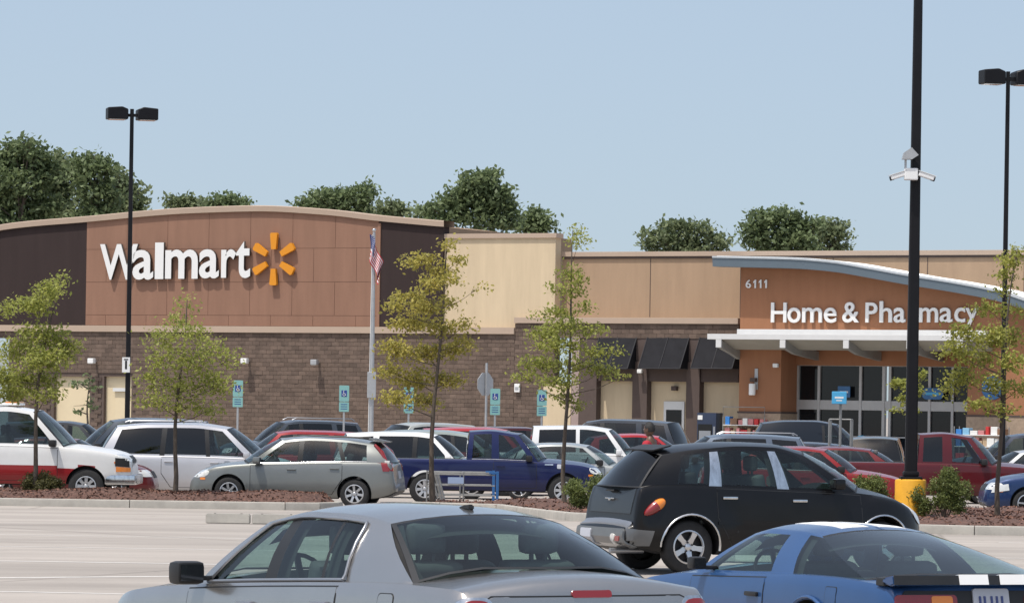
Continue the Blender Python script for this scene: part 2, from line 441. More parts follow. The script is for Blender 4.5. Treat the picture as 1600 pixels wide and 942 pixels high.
        screen((B[-1][0],), (B[-1][1],), D.get('bowb', .22), bf, 'f', 'windscreen')
        if not D.get('norear'): screen((B[0][0],), (B[0][1],), D.get('bowrb', .12), br, 'r', 'rear_window')
        s.cab = body.build('roof', [s.paint, M['black'], M['interior'], M['chrome']], s.root, 40, merge=.0006)
        for (i, sg), qs in panes.items():
            g = MB()
            for q in qs: g.quads([[q[0], q[1]], [q[3], q[2]]])
            g.build('side_window', gm.get(i, M['glass']), s.root, 60, merge=.0005)
        if D.get('lining'):
            ln = MB(); ln.quads([[Vector((p.x, p.y * .95, p.z - .06)) for p in row] for row in s.roofgrid])
            for sg in (1, -1):
                for i, k in enumerate(K):
                    if k != 'g':
                        w = .05; a = (B[i][0] - w, B[i][1] - w); b_ = (B[i + 1][0] + w, B[i + 1][1] + w)
                        ln.quads([[Vector((q.x, (q.y - .06) * sg, q.z)) for q in (side(*a, r), side(*b_, r))] for r in (0, .2, .4, .6, .8, .97)])
            x0, x1 = s.roofgrid[-1][6].x, 0
            ln.quads([[Vector((p.x + dx, p.y * .93, p.z - .05 + dz)) for p in s.roofgrid[-1]] for dx, dz in ((-.1, .0), (.10, -.10))])
            ln.quads([[Vector((p.x + dx, p.y * .93, p.z - .05 + dz)) for p in s.roofgrid[0]] for dx, dz in ((.1, .0), (-.06, -.07))])
            ln.build('headliner', M['interior'], s.root, 40)
            sh = MB(); xr_ = B[0][0] + .12; sh.box(xr_, D['shelf'], -s.W * .37, s.W * .37, s.belt(xr_) - .12, s.belt(xr_) - .02, .02); sh.build('parcel_shelf', M['interior'], s.root)
        if D.get('trim'):
            for sg in (1, -1):
                gi = [i for i, k in enumerate(K) if k == 'g']; i0, i1 = gi[0], gi[-1] + 1
                lo = [side(B[i0][0] + (B[i1][0] - B[i0][0]) * t / 10, 0, .0) for t in range(11)]
                lo = [Vector((B[i0][0] + (B[i1][0] - B[i0][0]) * t / 10, 0, 0)) for t in range(11)]
                lo = [Vector((p.x, (s.hw(p.x) * .93 - .02) * sg, s.belt(p.x) + .012)) for p in lo]
                pts = lo
                if D['trim'] == 'loop':
                    A = [side(*B[i1], r) for r in (.1, .3, .5, .7, .85)]
                    T = [side(B[i1][0] + (B[i0][0] - B[i1][0]) * t, B[i1][1] + (B[i0][1] - B[i1][1]) * t, .93) for t in [k / 12 for k in range(13)]]
                    Z = [side(*B[i0], r) for r in (.85, .6, .35, .1)]
                    pts = lo + [Vector((p.x + .01, (p.y + .012) * sg, p.z)) for p in A] + [Vector((p.x, (p.y + .012) * sg, p.z)) for p in T] + [Vector((p.x - .01, (p.y + .012) * sg, p.z)) for p in Z] + lo[:1]
                t = MB(); t.tube(pts, .012, 6); t.build('window_trim', D.get('trimmat', M['satin']), s.root, 60)
        # seats, dashboard, steering wheel
        if D.get('seats'):
            sm, hm = seat_meshes()
            for (x, y, z, hr) in D['seats']:
                o = link('seat', sm, None, s.root, (x, y, z))
                if hr: link('headrest', hm, None, o, (-.41, 0, .68))
            xd = B[-1][0] - .05; zd = s.belt(xd)
            d = MB(); d.box(xd - .42, xd + .1, -s.W * .38, s.W * .38, zd - .3, zd + .02, .05); d.build('dashboard', M['interior'], s.root, 50)
            w = MB(); w.tube([(.19 * math.cos(a), .19 * math.sin(a), 0) for a in [2 * math.pi * k / 20 for k in range(21)]], .016, 6, False)
            w.box(-.18, .18, -.02, .02, -.01, .01); w.box(-.02, .02, -.18, 0, -.01, .01)
            w.build('steering_wheel', M['black'], s.root, 60, (xd - .52, s.W * .2, zd + .02), (0, R(-66), 0))
    def wheels(s):
        D = s.D; ty, ri = wheel_meshes(D['tr'], D['rr'], D.get('wstyle', 'five'))
        for x in D['axles']:
            for sg in (1, -1):
                o = link('wheel', ty, None, s.root, (x, sg * (s.W / 2 - .135), D['tr']), (0, 0 if sg < 0 else math.pi, math.pi if sg > 0 else 0))
                o.rotation_euler = (0, rnd.uniform(0, 6), 0 if sg < 0 else math.pi)
                link('rim', ri, None, o)
    def decal(s, name, poly, ax, mats, off=.006, gap=None, parent=None, step=.07, skirt=.008, target=None):
        """a thin solid panel laid on the body: ax L, R, rear, front or top"""
        bvh = target or s.bvh; allm = MB(); parts = [(poly, off, 0)]
        if gap:
            cx = sum(p[0] for p in poly) / len(poly); cy = sum(p[1] for p in poly) / len(poly)
            big = []
            for (u, v) in poly:
                du, dv = u - cx, v - cy
                big.append((u + math.copysign(gap, du), v + math.copysign(gap, dv)))
            parts.append((big, .0025, 1))
        for pl, of, mi in parts:
            bm = bmesh.new(); bm.faces.new([bm.verts.new((u, v, 0)) for u, v in pl])
            us = [p[0] for p in pl]; vs = [p[1] for p in pl]
            for (lo, hi, nrm) in ((min(us), max(us), (1, 0, 0)), (min(vs), max(vs), (0, 1, 0))):
                n = int((hi - lo) / step)
                for k in range(1, n + 1):
                    q = lo + (hi - lo) * k / (n + 1)
                    bmesh.ops.bisect_plane(bm, geom=bm.verts[:] + bm.edges[:] + bm.faces[:], plane_co=(nrm[0] * q, nrm[1] * q, 0), plane_no=nrm, dist=1e-5)
            for v in list(bm.verts):
                u, w = v.co.x, v.co.y
                o, d = {'L': ((u, 5, w), (0, -1, 0)), 'R': ((u, -5, w), (0, 1, 0)), 'rear': ((-9, u, w), (1, 0, 0)), 'front': ((9, u, w), (-1, 0, 0)), 'top': ((u, w, 6), (0, 0, -1))}[ax]
                h = bvh.ray_cast(Vector(o), Vector(d))
                if h[0] is None:
                    g = {'L': (u, s.W / 2, w), 'R': (u, -s.W / 2, w), 'rear': (-s.L / 2, u, w), 'front': (s.L / 2, u, w), 'top': (u, w, 2)}[ax]
                    h = bvh.find_nearest(Vector(g))
                nn = h[1].copy()
                if nn.dot(Vector(d)) > 0: nn = -nn
                v.co = h[0] + nn * of - Vector(d) * 0
                v.normal = nn
            ed = [e for e in bm.edges if e.is_boundary]
            r = bmesh.ops.extrude_edge_only(bm, edges=ed)
            dv = Vector(d)
            for g in r['geom']:
                if isinstance(g, bmesh.types.BMVert): g.co += dv * (skirt + of)
            for f in bm.faces: f.material_index = mi
            tmp = bpy.data.meshes.new('x'); bmesh.ops.recalc_face_normals(bm, faces=bm.faces); bm.to_mesh(tmp); bm.free()
            allm.bm.from_mesh(tmp); bpy.data.meshes.remove(tmp)
        if not isinstance(mats, (list, tuple)): mats = [mats, M['black']]
        me = bpy.data.meshes.new(name); allm.bm.to_mesh(me); allm.bm.free(); smooth(me, 30)
        return link(name, me, mats, parent or s.root)
    def roof_bvh(s):
        me = s.cab.data; return BVHTree.FromPolygons([v.co.copy() for v in me.vertices], [tuple(p.vertices) for p in me.polygons])
    def mirrors(s, x, z, mt=None, big=1., sides=(1, -1)):
        for sg in sides:
            yb = s.hw(x) * .93 - .03; b = MB()
            b.box(-.09 * big, .07 * big, .07, .07 + .2 * big, -.075 * big, .075 * big, .04 * big); b.box(-.04, .03, -.05, .1, -.05, -.02, .01)
            for v in b.bm.verts: v.co.y *= sg
            o = b.build('mirror', mt or s.paint, s.root, 50, (x, yb * sg, z))
            g = MB(); g.box(-.094 * big, -.089 * big, .09, .05 + .2 * big, -.05 * big, .055 * big)
            for v in g.bm.verts: v.co.y *= sg
            g.build('mirror_glass', M['mirror'], o)
    def handle(s, door, x, z, ax, mt=None):
        b = MB(); y = s.W / 2
        h = s.bvh.ray_cast(Vector((x, 5 if ax == 'L' else -5, z)), Vector((0, -1 if ax == 'L' else 1, 0)))
        y = h[0].y if h[0] else y * (1 if ax == 'L' else -1)
        sg = 1 if ax == 'L' else -1
        b.box(x - .1, x + .1, min(y, y + sg * .035), max(y, y + sg * .035), z - .018, z + .018, .012)
        b.build('handle', mt or s.paint, door, 50)
    def doors(s, spans, zlo=.1, handles=True, hmat=None, sides='LR', hz=None):
        for ax in sides:
            for (x0, x1, *sl) in spans:
                z0 = s.bot((x0 + x1) / 2) + zlo; q = sl[0] if sl else 0.
                def bz(x): return s.belt(x) - .035
                zr = z0 + q
                poly = [(x0 + (.22 if q else 0), z0), (x1, z0), (x1, (z0 + bz(x1)) / 2), (x1, bz(x1)), ((x0 + x1) / 2, bz((x0 + x1) / 2)), (x0, bz(x0)), (x0, z0 + q + .02)] if q else [(x0, z0), (x1, z0), (x1, (z0 + bz(x1)) / 2), (x1, bz(x1)), ((x0 + x1) / 2, bz((x0 + x1) / 2)), (x0, bz(x0)), (x0, (z0 + bz(x0)) / 2)]
                d = s.decal('door', poly, ax, s.D.get('doormats', [s.paint, M['black']]), .005, .011)
                if s.D.get('doortone'):
                    d.data.materials.append(s.D['mats'][0])
                    for p in d.data.polygons:
                        if p.material_index == 0 and s.D['matf'](p.center.x, abs(p.center.y), p.center.z) == 3: p.material_index = 2
                if handles: s.handle(d, x0 + .16, (hz or bz(x0 + .16) - .1), ax, hmat)
    def place(s, px, Y, th, dz=0., pitch=0., roll=0.):
        """px: photo column of the middle of the car"""
        X = inv(px, 730)[0] * Y / F
        s.root.location = (X, Y, zg(Y) + dz); s.root.rotation_euler = (roll, pitch, R(th)); return s

def scale_spec(D, L, W, H):
    sx, sz = L / D['L'], H / D['H']; E = dict(D); E['L'], E['W'], E['H'] = L, W, H
    for k in ('top', 'belt', 'bot', 'railz'): E[k] = [(x * sx, z * sz) for x, z in D[k]]
    for k in ('hw', 'railhw'): E[k] = [(x * sx, f) for x, f in D[k]]
    E['cols'] = [(a * sx, b * sx) for a, b in D['cols']]; E['axles'] = [x * sx for x in D['axles']]
    E['tubs'] = [(a * sx, b * sx, z * sz) for a, b, z in D['tubs']]
    if 'seats' in D: E['seats'] = [(x * sx, y * W / D['W'], z * sz, h) for x, y, z, h in D['seats']]
    for k in ('dsp', 'hl', 'tl'):
        if k in D: E[k] = [tuple([q[0] * sx, q[1] * sx, *q[2:]]) for q in D[k]] if k == 'dsp' else D[k]
    return E
SEATS4 = [(.15, .38, .5, True), (.15, -.38, .5, True), (-.85, .38, .52, True), (-.85, -.38, .52, True)]
SEDAN = dict(L=4.8, W=1.8, H=1.45, tr=.315, rr=.205, axles=(1.42, -1.30), wstyle='five',
    top=[(-2.4, .5), (-2.37, .66), (-2.32, .92), (-2.2, 1.0), (-1.7, 1.04), (-1.6, 1.03), (.9, .98), (1.2, .96), (1.9, .86), (2.25, .74), (2.36, .6), (2.4, .42)],
    belt=[(-2.4, .48), (-2.37, .62), (-2.3, .88), (-1.6, .95), (0, .92), (.95, .89), (1.8, .82), (2.2, .70), (2.36, .54), (2.4, .40)],
    bot=[(-2.4, .34), (-2.2, .26), (-1.8, .2), (1.8, .2), (2.3, .22), (2.4, .28)],
    hw=[(-2.4, .74), (-2.36, .84), (-2.2, .93), (-1.7, .985), (-1, 1), (1, 1), (1.7, .98), (2.1, .91), (2.33, .76), (2.4, .6)],
    tubs=[(-1.55, .85, .5)], cols=[(-1.72, -1.1), (-1.34, -1.02), (-.28, -.22), (-.16, -.12), (.82, .26), (.98, .40)], kinds='pgkgp',
    railz=[(-1.1, 1.345), (-.5, 1.395), (-.1, 1.40), (.4, 1.345)], railhw=[(-1.1, .63), (-.4, .68), (.4, .66)], seats=SEATS4,
    dsp=[(-1.22, -.2, .32), (-.2, .88)], nose=.66, tail=.82)
SUV = dict(L=4.6, W=1.84, H=1.72, tr=.36, rr=.225, axles=(1.35, -1.3), wstyle='five',
    top=[(-2.3, .55), (-2.27, .75), (-2.22, 1.0), (-2.15, 1.06), (.85, 1.1), (1.2, 1.08), (1.9, 1.0), (2.15, .88), (2.26, .7), (2.3, .5)],
    belt=[(-2.3, .5), (-2.27, .72), (-2.2, 1.02), (0, 1.0), (.9, .98), (1.8, .92), (2.1, .8), (2.26, .64), (2.3, .46)],
    bot=[(-2.3, .4), (-2.1, .34), (-1.7, .27), (1.7, .27), (2.2, .3), (2.3, .36)],
    hw=[(-2.3, .82), (-2.26, .9), (-2.1, .96), (-1.5, 1), (1.3, 1), (1.8, .97), (2.1, .9), (2.25, .78), (2.3, .66)],
    tubs=[(-2.05, .82, .6)], cols=[(-2.2, -1.9), (-2.02, -1.8), (-1.3, -1.2), (-1.14, -1.05), (-.22, -.18), (-.1, -.06), (.76, .2), (.94, .34)], kinds='pgpgkgp',
    railz=[(-1.9, 1.61), (-1, 1.665), (-.2, 1.67), (.34, 1.60)], railhw=[(-1.9, .66), (-.6, .71), (.34, .69)], seats=[(x, y, z + .12, h) for x, y, z, h in SEATS4],
    bowr=.06, bowrb=.08, dsp=[(-1.18, -.16, .3), (-.16, .84)], nose=.78, tail=.95, gmat={1: M['glass_dark'], 3: M['glass_dark']}, grear=M['glass_dark'])
VAN = dict(L=5.0, W=1.95, H=1.76, tr=.335, rr=.21, axles=(1.55, -1.45), wstyle='hub',
    top=[(-2.5, .55), (-2.47, .75), (-2.43, 1.0), (-2.36, 1.06), (1.15, 1.08), (1.5, 1.05), (2.1, .92), (2.36, .78), (2.46, .62), (2.5, .45)],
    belt=[(-2.5, .5), (-2.47, .72), (-2.4, 1.02), (0, 1.01), (1.2, .98), (2.0, .88), (2.3, .74), (2.46, .58), (2.5, .42)],
    bot=[(-2.5, .38), (-2.3, .3), (-1.8, .23), (1.8, .23), (2.4, .25), (2.5, .3)],
    hw=[(-2.5, .8), (-2.45, .89), (-2.3, .95), (-1.6, 1), (1.4, 1), (1.9, .97), (2.25, .88), (2.43, .74), (2.5, .6)],
    tubs=[(-2.25, 1.1, .55)], cols=[(-2.38, -2.0), (-2.12, -1.86), (-.98, -.92), (-.86, -.8), (.12, .06), (.22, .16), (1.1, .42), (1.3, .58)], kinds='pgkgkgp',
    railz=[(-2.0, 1.63), (-1.2, 1.70), (-.2, 1.71), (.58, 1.62)], railhw=[(-2.0, .66), (-.6, .72), (.58, .69)],
    seats=[(.55, .42, .62, True), (.55, -.42, .62, True), (-.5, .42, .62, True), (-.5, -.42, .62, True)], bowr=.06, bowrb=.09,
    dsp=[(-.92, .16, .3), (.16, 1.2)], nose=.72, tail=1.0, gmat={1: M['glass_dark'], 3: M['glass_dark']}, grear=M['glass_dark'])
PICK = dict(L=5.5, W=1.88, H=1.76, tr=.37, rr=.22, axles=(1.77, -1.5), wstyle='steel',
    top=[(-2.75, .6), (-2.72, .8), (-2.69, 1.06), (-2.6, 1.08), (-.5, 1.08), (1.05, 1.1), (1.4, 1.09), (2.2, 1.02), (2.55, .92), (2.7, .75), (2.75, .5)],
    belt=[(-2.75, .55), (-2.72, .8), (-2.68, 1.05), (0, 1.05), (1.1, 1.02), (2.1, .96), (2.5, .86), (2.7, .7), (2.75, .46)],
    bot=[(-2.75, .5), (-2.5, .42), (-2, .34), (2, .32), (2.6, .34), (2.75, .4)],
    hw=[(-2.75, .86), (-2.7, .95), (-2.5, .98), (-1.5, 1), (1.6, 1), (2.1, .97), (2.5, .9), (2.69, .8), (2.75, .7)],
    tubs=[(-2.66, -.62, .62), (-.45, .98, .6)], cols=[(-.52, -.44), (-.40, -.34), (.06, .06), (.2, .18), (.92, .52), (1.1, .64)], kinds='pgpgp',
    railz=[(-.44, 1.68), (0, 1.71), (.64, 1.63)], railhw=[(-.44, .70), (0, .72), (.64, .70)], seats=[(.35, .4, .66, True), (.35, -.4, .66, True)],
    bowr=.02, bowrb=.02, dsp=[(.12, 1.12)], nose=.82, tail=.92, lean=.02, crown=.04)
HATCH = dict(L=4.48, W=1.76, H=1.52, tr=.315, rr=.2, axles=(1.33, -1.37), wstyle='hub',
    top=[(-2.24, .5), (-2.21, .68), (-2.16, .95), (-2.05, 1.02), (.85, 1.0), (1.1, .97), (1.7, .88), (2.05, .75), (2.2, .58), (2.24, .4)],
    belt=[(-2.24, .46), (-2.2, .66), (-2.12, .97), (-1.5, .98), (0, .94), (.8, .91), (1.6, .83), (2.0, .68), (2.2, .52), (2.24, .38)],
    bot=[(-2.24, .36), (-2.1, .28), (-1.7, .2), (1.7, .2), (2.15, .22), (2.24, .28)],
    hw=[(-2.24, .76), (-2.2, .86), (-2.0, .94), (-1.5, .99), (-1, 1), (1, 1), (1.6, .97), (1.95, .89), (2.18, .74), (2.24, .6)],
    tubs=[(-1.95, .8, .5)], cols=[(-2.08, -1.72), (-1.62, -1.58), (-1.18, -1.02), (-1.08, -.94), (-.24, -.26), (-.12, -.16), (.76, .1), (.92, .24)], kinds='pgkgkgp',
    railz=[(-1.72, 1.36), (-1.1, 1.44), (-.4, 1.47), (.24, 1.41)], railhw=[(-1.72, .62), (-.6, .68), (.24, .66)], seats=SEATS4,
    bowr=.06, bowrb=.1, dsp=[(-1.1, -.18, .3), (-.18, .86)], nose=.68, tail=.9)

def generic_lights(c, D, plate=True, grille=True, amb=True):
    L, W = c.L, c.W; zn, zt = D['nose'] * D['H'] / {4.8: 1.45}.get(0, D['H']), D['tail']
    zn = D['nose']
    for sg in (1, -1):
        y = sg * W * .36
        c.decal('headlight', rrect(y, zn, .36, .15, .05), 'front', M['clearlens'], .008)
        c.decal('taillight', rrect(sg * W * .395, zt, .2, .2, .04), 'rear', M['redlens'], .008)
        if amb: c.decal('side_marker', rrect(L / 2 - .34, zn - .1, .12, .05, .02), 'L' if sg > 0 else 'R', M['amber'], .006)
    if grille: c.decal('grille', rrect(0, zn - .03, W * .42, .15, .03), 'front', M['black'], .006)
    if plate: c.decal('number_plate', rrect(0, zt - .18, .31, .16, .02), 'rear', M['plate'], .008)
GRP = 'cars and trucks parked in the lot'
def vehicle(name, label, cat, base, px, Y, th, col, dims=None, metal=.35, mods=None, mir='black', hand=True):
    D = dict(base)
    if dims: D = scale_spec(D, *dims)
    if mods: D.update(mods)
    zs = D['H'] / base['H']; D['nose'] = base['nose'] * zs; D['tail'] = base['tail'] * zs
    c = Car(name, label, cat, D, paint(col, metal))
    c.doors(D['dsp'], handles=hand); generic_lights(c, D)
    xm = D['cols'][-1][0] - .2; c.mirrors(xm, c.belt(xm) + .07, M['black'] if mir == 'black' else None)
    c.place(px, Y, th); return c

# ------------------------------------------------------------------ ground
def ground_mat():
    m, t, p = new_mat('lot_concrete'); p.inputs['Roughness'].default_value = .85; p.inputs['Specular IOR Level'].default_value = .3
    tc = t.nodes.new('ShaderNodeTexCoord')
    def noise(sc, det, stretch):
        mp = t.nodes.new('ShaderNodeMapping'); mp.inputs['Scale'].default_value = stretch; lnk(t, tc.outputs['Object'], mp.inputs[0])
        n = t.nodes.new('ShaderNodeTexNoise'); n.inputs['Scale'].default_value = sc; n.inputs['Detail'].default_value = det; n.inputs['Roughness'].default_value = .6
        lnk(t, mp.outputs[0], n.inputs['Vector']); return n.outputs[0]
    def ramp(src, a, b, lo, hi):
        r = t.nodes.new('ShaderNodeMapRange'); r.inputs[1].default_value = a; r.inputs[2].default_value = b; r.inputs[3].default_value = lo; r.inputs[4].default_value = hi; lnk(t, src, r.inputs[0]); return r.outputs[0]
    def mul(a, b):
        q = t.nodes.new('ShaderNodeMath'); q.operation = 'MULTIPLY'; lnk(t, a, q.inputs[0]); lnk(t, b, q.inputs[1]); return q.outputs[0]
    f = mul(ramp(noise(.35, 7, (.35, .5, 1)), .3, .7, .86, 1.1), ramp(noise(1.2, 8, (.25, 1, 1)), .3, .7, .93, 1.06))
    f = mul(f, ramp(noise(90, 2, (1, 1, 1)), .3, .7, .92, 1.08))
    f = mul(f, ramp(noise(.16, 4, (.12, 1, 1)), .5, .75, 1.03, .80)); f = mul(f, ramp(noise(.55, 5, (.05, 1, 1)), .35, .7, 1.11, .84))
    f = mul(f, ramp(noise(1.1, 3, (1, .45, 1)), .66, .76, 1.0, .74))
    vo = t.nodes.new('ShaderNodeTexVoronoi'); vo.feature = 'DISTANCE_TO_EDGE'; vo.inputs['Scale'].default_value = .16; wv = t.nodes.new('ShaderNodeMapping'); wv.inputs['Scale'].default_value = (.7, .35, 1); lnk(t, tc.outputs['Object'], wv.inputs[0]); lnk(t, wv.outputs[0], vo.inputs['Vector'])
    f = mul(f, ramp(vo.outputs['Distance'], 0, .006, .72, 1.0))
    v = t.nodes.new('ShaderNodeVectorMath'); v.operation = 'SCALE'; v.inputs[0].default_value = (.335, .302, .272); lnk(t, f, v.inputs['Scale'])
    lnk(t, v.outputs[0], p.inputs['Base Color'])
    b = t.nodes.new('ShaderNodeBump'); b.inputs['Strength'].default_value = .25; b.inputs['Distance'].default_value = .004
    lnk(t, noise(120, 3, (1, 1, 1)), b.inputs['Height']); lnk(t, b.outputs[0], p.inputs['Normal'])
    return m
M['ground'] = ground_mat()
ys = sorted(set([-120, -40, 0] + [round(v, 2) for v in np.arange(16, 116, 1.5)] + [120, 130, 140, 150, 165, 180, 200, 260, 400, 800, 1600, 3500]))
g = MB(); g.quads([[Vector((x, y, zg(y))) for x in (-1500, -300, -60, -25, 0, 25, 60, 300, 1500)] for y in ys])
ground = g.build('parking_lot', M['ground'], None, 60); tagp(ground, kind='structure')
# painted stall lines lie on the near lot
M['line'] = mat('worn_line_paint', (.66, .64, .61), .7, var=.15, scale=5, coords='Object')
def strip(x0, y0, x1, y1, w=.1):
    d = Vector((x1 - x0, y1 - y0, 0)); L_ = d.length; d.normalize(); nrm = Vector((-d.y, d.x, 0)) * w / 2; n = max(2, int(L_ / 1.2)); b = MB()
    rows = []
    for k in range(n + 1):
        q = Vector((x0, y0, 0)) + d * L_ * k / n; zq = lambda v: float(np.interp(v.y, ys, [zg(w_) for w_ in ys])) + .003; A_, B_ = q - nrm, q + nrm; rows.append([Vector((A_.x, A_.y, zq(A_))), Vector((B_.x, B_.y, zq(B_)))])
    b.quads(rows); o = b.build('painted_line', M['line']); tagp(o, kind='structure'); return o
for (a, bq, w) in (((-8.5, 45.2), (-1.2, 48.5), .11), ((-9.5, 55.2), (-2.5, 55.2), .1), ((-9.5, 61.5), (-1.0, 61.2), .1), ((-9.5, 50.2), (-3.5, 50.2), .1), ((-9, 44), (-3.4, 43.4), .1),
                   ((-4.4, 70.5), (1.0, 70.5), .12), ((6.8, 66.5), (7.3, 66.5), .12), ((7.9, 66.2), (8.5, 66.2), .12), ((2.0, 56.5), (9.5, 57.5), .1)):
    strip(*a, *bq, w)

# ------------------------------------------------------------------ planted islands
M['kerb'] = mat('kerb_concrete', (.36, .34, .305), .8, var=.14, scale=3, bump=.3, bscale=60)
M['mulch'] = mat('bark_mulch', (.115, .062, .048), .95, var=.5, scale=14, bump=1.0, bscale=70)
M['chip'] = mat('bark_chip', (.13, .066, .047), .95, island=.6)
def island(outline, name_seed, height=.16, bump=.05):
    """outline: counter-clockwise list of (x, y); kerb all round, mulch inside"""
    pts = []
    for (a, b_) in zip(outline, outline[1:] + outline[:1]):
        n = max(1, round(math.dist(a, b_) / 3.0))
        for k in range(n): pts.append((a[0] + (b_[0] - a[0]) * k / n, a[1] + (b_[1] - a[1]) * k / n))
    root = empty('kerb', kind='structure'); N = len(pts); nr = []
    for i in range(N):
        a, b_ = Vector(pts[i - 1]), Vector(pts[(i + 1) % N]); d = (b_ - a).normalized(); nr.append(Vector((-d.y, d.x)))
    for i in range(N):
        j = (i + 1) % N; a, b_ = Vector(pts[i]), Vector(pts[j]); d = (b_ - a).normalized() * .008; bm = MB()
        rows = []
        for (p, nn) in ((a + d, nr[i]), (b_ - d, nr[j])):
            z = zg(p.y); q = []
            for (o, h) in ((0, -.1), (0, .11), (.012, height - .01), (.03, height), (.14, height), (.15, height - .02), (.15, -.1)):
                w = p + nn * o; q.append(Vector((w.x, w.y, z + h)))
            rows.append(q)
        bm.quads(rows); bm.bm.faces.new([v for v in bm.bm.verts][:7]); bm.bm.faces.new([v for v in bm.bm.verts][7:14])
        bm.build('kerb_segment', M['kerb'], root, 30)
    inner = [Vector(p) + n * .15 for p, n in zip(pts, nr)]
    bm = bmesh.new(); bm.faces.new([bm.verts.new((p.x, p.y, 0)) for p in inner])
    xs = [p.x for p in inner]; ysl = [p.y for p in inner]
    for (lo, hi, nn) in ((min(xs), max(xs), (1, 0, 0)), (min(ysl), max(ysl), (0, 1, 0))):
        q = lo + .5
        while q < hi:
            bmesh.ops.bisect_plane(bm, geom=bm.verts[:] + bm.edges[:] + bm.faces[:], plane_co=(nn[0] * q, nn[1] * q, 0), plane_no=nn, dist=1e-5); q += .5
    for v in bm.verts:
        e = 0. if any(ed.is_boundary for ed in v.link_edges) else 1.
        v.co.z = zg(v.co.y) + height - .03 + e * (bump + .05 * math.sin(v.co.x * 1.7) * math.cos(v.co.y * 1.3) + rnd.uniform(-.02, .03))
    tris = [[v.co.copy() for v in f.verts] for f in bm.faces]
    me = bpy.data.meshes.new('mulch_bed'); bm.to_mesh(me); bm.free(); smooth(me, 60); tagp(link('mulch_bed', me, M['mulch']), kind='structure')
    return tris
def chips(tris, n, seed):
    r = random.Random(seed); V = []; Fc = []
    for k in range(n):
        t = tris[r.randrange(len(tris))]; a, b_, c = t[0], t[1], t[2]
        p = a + (b_ - a) * r.random() + (t[-1] - a) * r.random(); l, w = r.uniform(.014, .04), r.uniform(.007, .016)
        m = Matrix.Rotation(r.uniform(0, 6.3), 3, 'Z') @ Matrix.Rotation(r.uniform(-.9, .9), 3, 'X') @ Matrix.Rotation(r.uniform(-.7, .7), 3, 'Y')
        i = len(V)
        for (x, y, z) in ((-l, -w, 0), (l, -w, 0), (l, w, .012), (-l, w, .012)): V.append(p + m @ Vector((x, y, z)) + Vector((0, 0, .015)))
        Fc.append((i, i + 1, i + 2, i + 3))
    me = bpy.data.meshes.new('mulch_chips'); me.from_pydata(V, [], Fc); tagp(link('mulch_chips', me, M['chip']), kind='stuff')
isl1 = [(-30, 83.6), (-4.6, 83.6), (-3.9, 83.9), (-3.55, 84.6), (-3.5, 85.6), (-3.8, 86.4), (-4.6, 86.7), (-30, 86.7)]
isl2 = [(-1.6, 87.9), (-2.1, 87.4), (-2.1, 86.7), (-1.5, 86.2), (-.3, 85.2), (.55, 80.5), (1.05, 77.6), (2.0, 75.2), (3.6, 73.2), (5.5, 71.6), (8, 70.6), (30, 70.3), (30, 88), (8, 88.1), (3, 88.1)]
chips(island(isl1, 1, bump=.17), 11000, 3); chips(island(isl2, 2, bump=.08), 20000, 4)

# ------------------------------------------------------------------ store
BETA = R(28); _t, _ = inv(690, 515); B0 = Vector((_t * 194 / F, 194, 0)); GZ = zg(194)
TT = Vector((math.cos(BETA), -math.sin(BETA), 0)); NN = Vector((-math.sin(BETA), -math.cos(BETA), 0))
def Wp(px, py, off=0.):
    """photo pixel -> (u along the front, z) on the wall plane standing `off` metres in front of the main front"""
    a, b = inv(px, py); d = Vector((a / F, 1, 0)); o = B0 + NN * off; Y = o.dot(NN) / d.dot(NN)
    return (d * Y - B0).dot(TT), EYE - b * Y / F
U = lambda px, off=0., py=560: Wp(px, py, off)[0]
Z = lambda py, px, off=0.: Wp(px, py, off)[1]
EIFS = dict(rough=.9, var=.085, scale=1.6, bump=.25, bscale=30, spec=.2, stretch=(1, 1, .13))
M['brown_panel'] = mat('brown_stucco', (.258, .146, .102), **EIFS)
M['dark_panel'] = mat('dark_brown_stucco', (.040, .028, .027), **EIFS)
M['cream'] = mat('cream_stucco', (.575, .462, .315), **EIFS)
M['tan'] = mat('tan_stucco', (.365, .255, .170), **EIFS)
M['orange'] = mat('terracotta_stucco', (.315, .150, .082), **EIFS)
M['coping'] = mat('tan_metal_coping', (.42, .32, .245), .55, var=.05, scale=.5)
M['block'] = mat('split_face_block', (.130, .092, .072), .95, var=.16, scale=2.2, bump=.6, bscale=25, island=.2)
M['mortar'] = mat('mortar', (.105, .076, .064), .95)
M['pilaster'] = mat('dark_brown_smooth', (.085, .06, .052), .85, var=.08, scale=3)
M['door_cream'] = mat('cream_door_paint', (.66, .55, .37), .6, var=.04, scale=2)
M['awning'] = mat('charcoal_awning_fabric', (.014, .014, .017), .85, var=.25, scale=2, spec=.2)
M['awnframe'] = mat('awning_frame', (.03, .03, .034), .9)
M['roofmetal'] = mat('blue_grey_metal', (.125, .165, .20), .5, .2, var=.05, scale=1)
M['rooftop'] = mat('galvanised_roof', (.55, .58, .60), .4, .5, var=.12, scale=2, stretch=(1, .2, 1))
M['canopy'] = mat('white_canopy_metal', (.60, .60, .595), .5, var=.04, scale=2)
M['soffit'] = mat('grey_soffit', (.30, .285, .25), .7, var=.06, scale=2)
M['bracket'] = mat('grey_bracket_steel', (.25, .25, .24), .55, var=.1, scale=3)
M['alum'] = mat('storefront_aluminium', (.42, .41, .40), .45, .3, var=.05, scale=3)
M['storeglass'] = mat('dark_store_glass', (.009, .010, .012), .06, spec=.38)
M['stonebase'] = mat('tan_stone_base', (.34, .255, .185), .9, var=.2, scale=6, bump=.4, bscale=20)
M['letterside'] = mat('dark_letter_side', (.05, .04, .035), .6)  # dark brown on the side faces of the store name letters
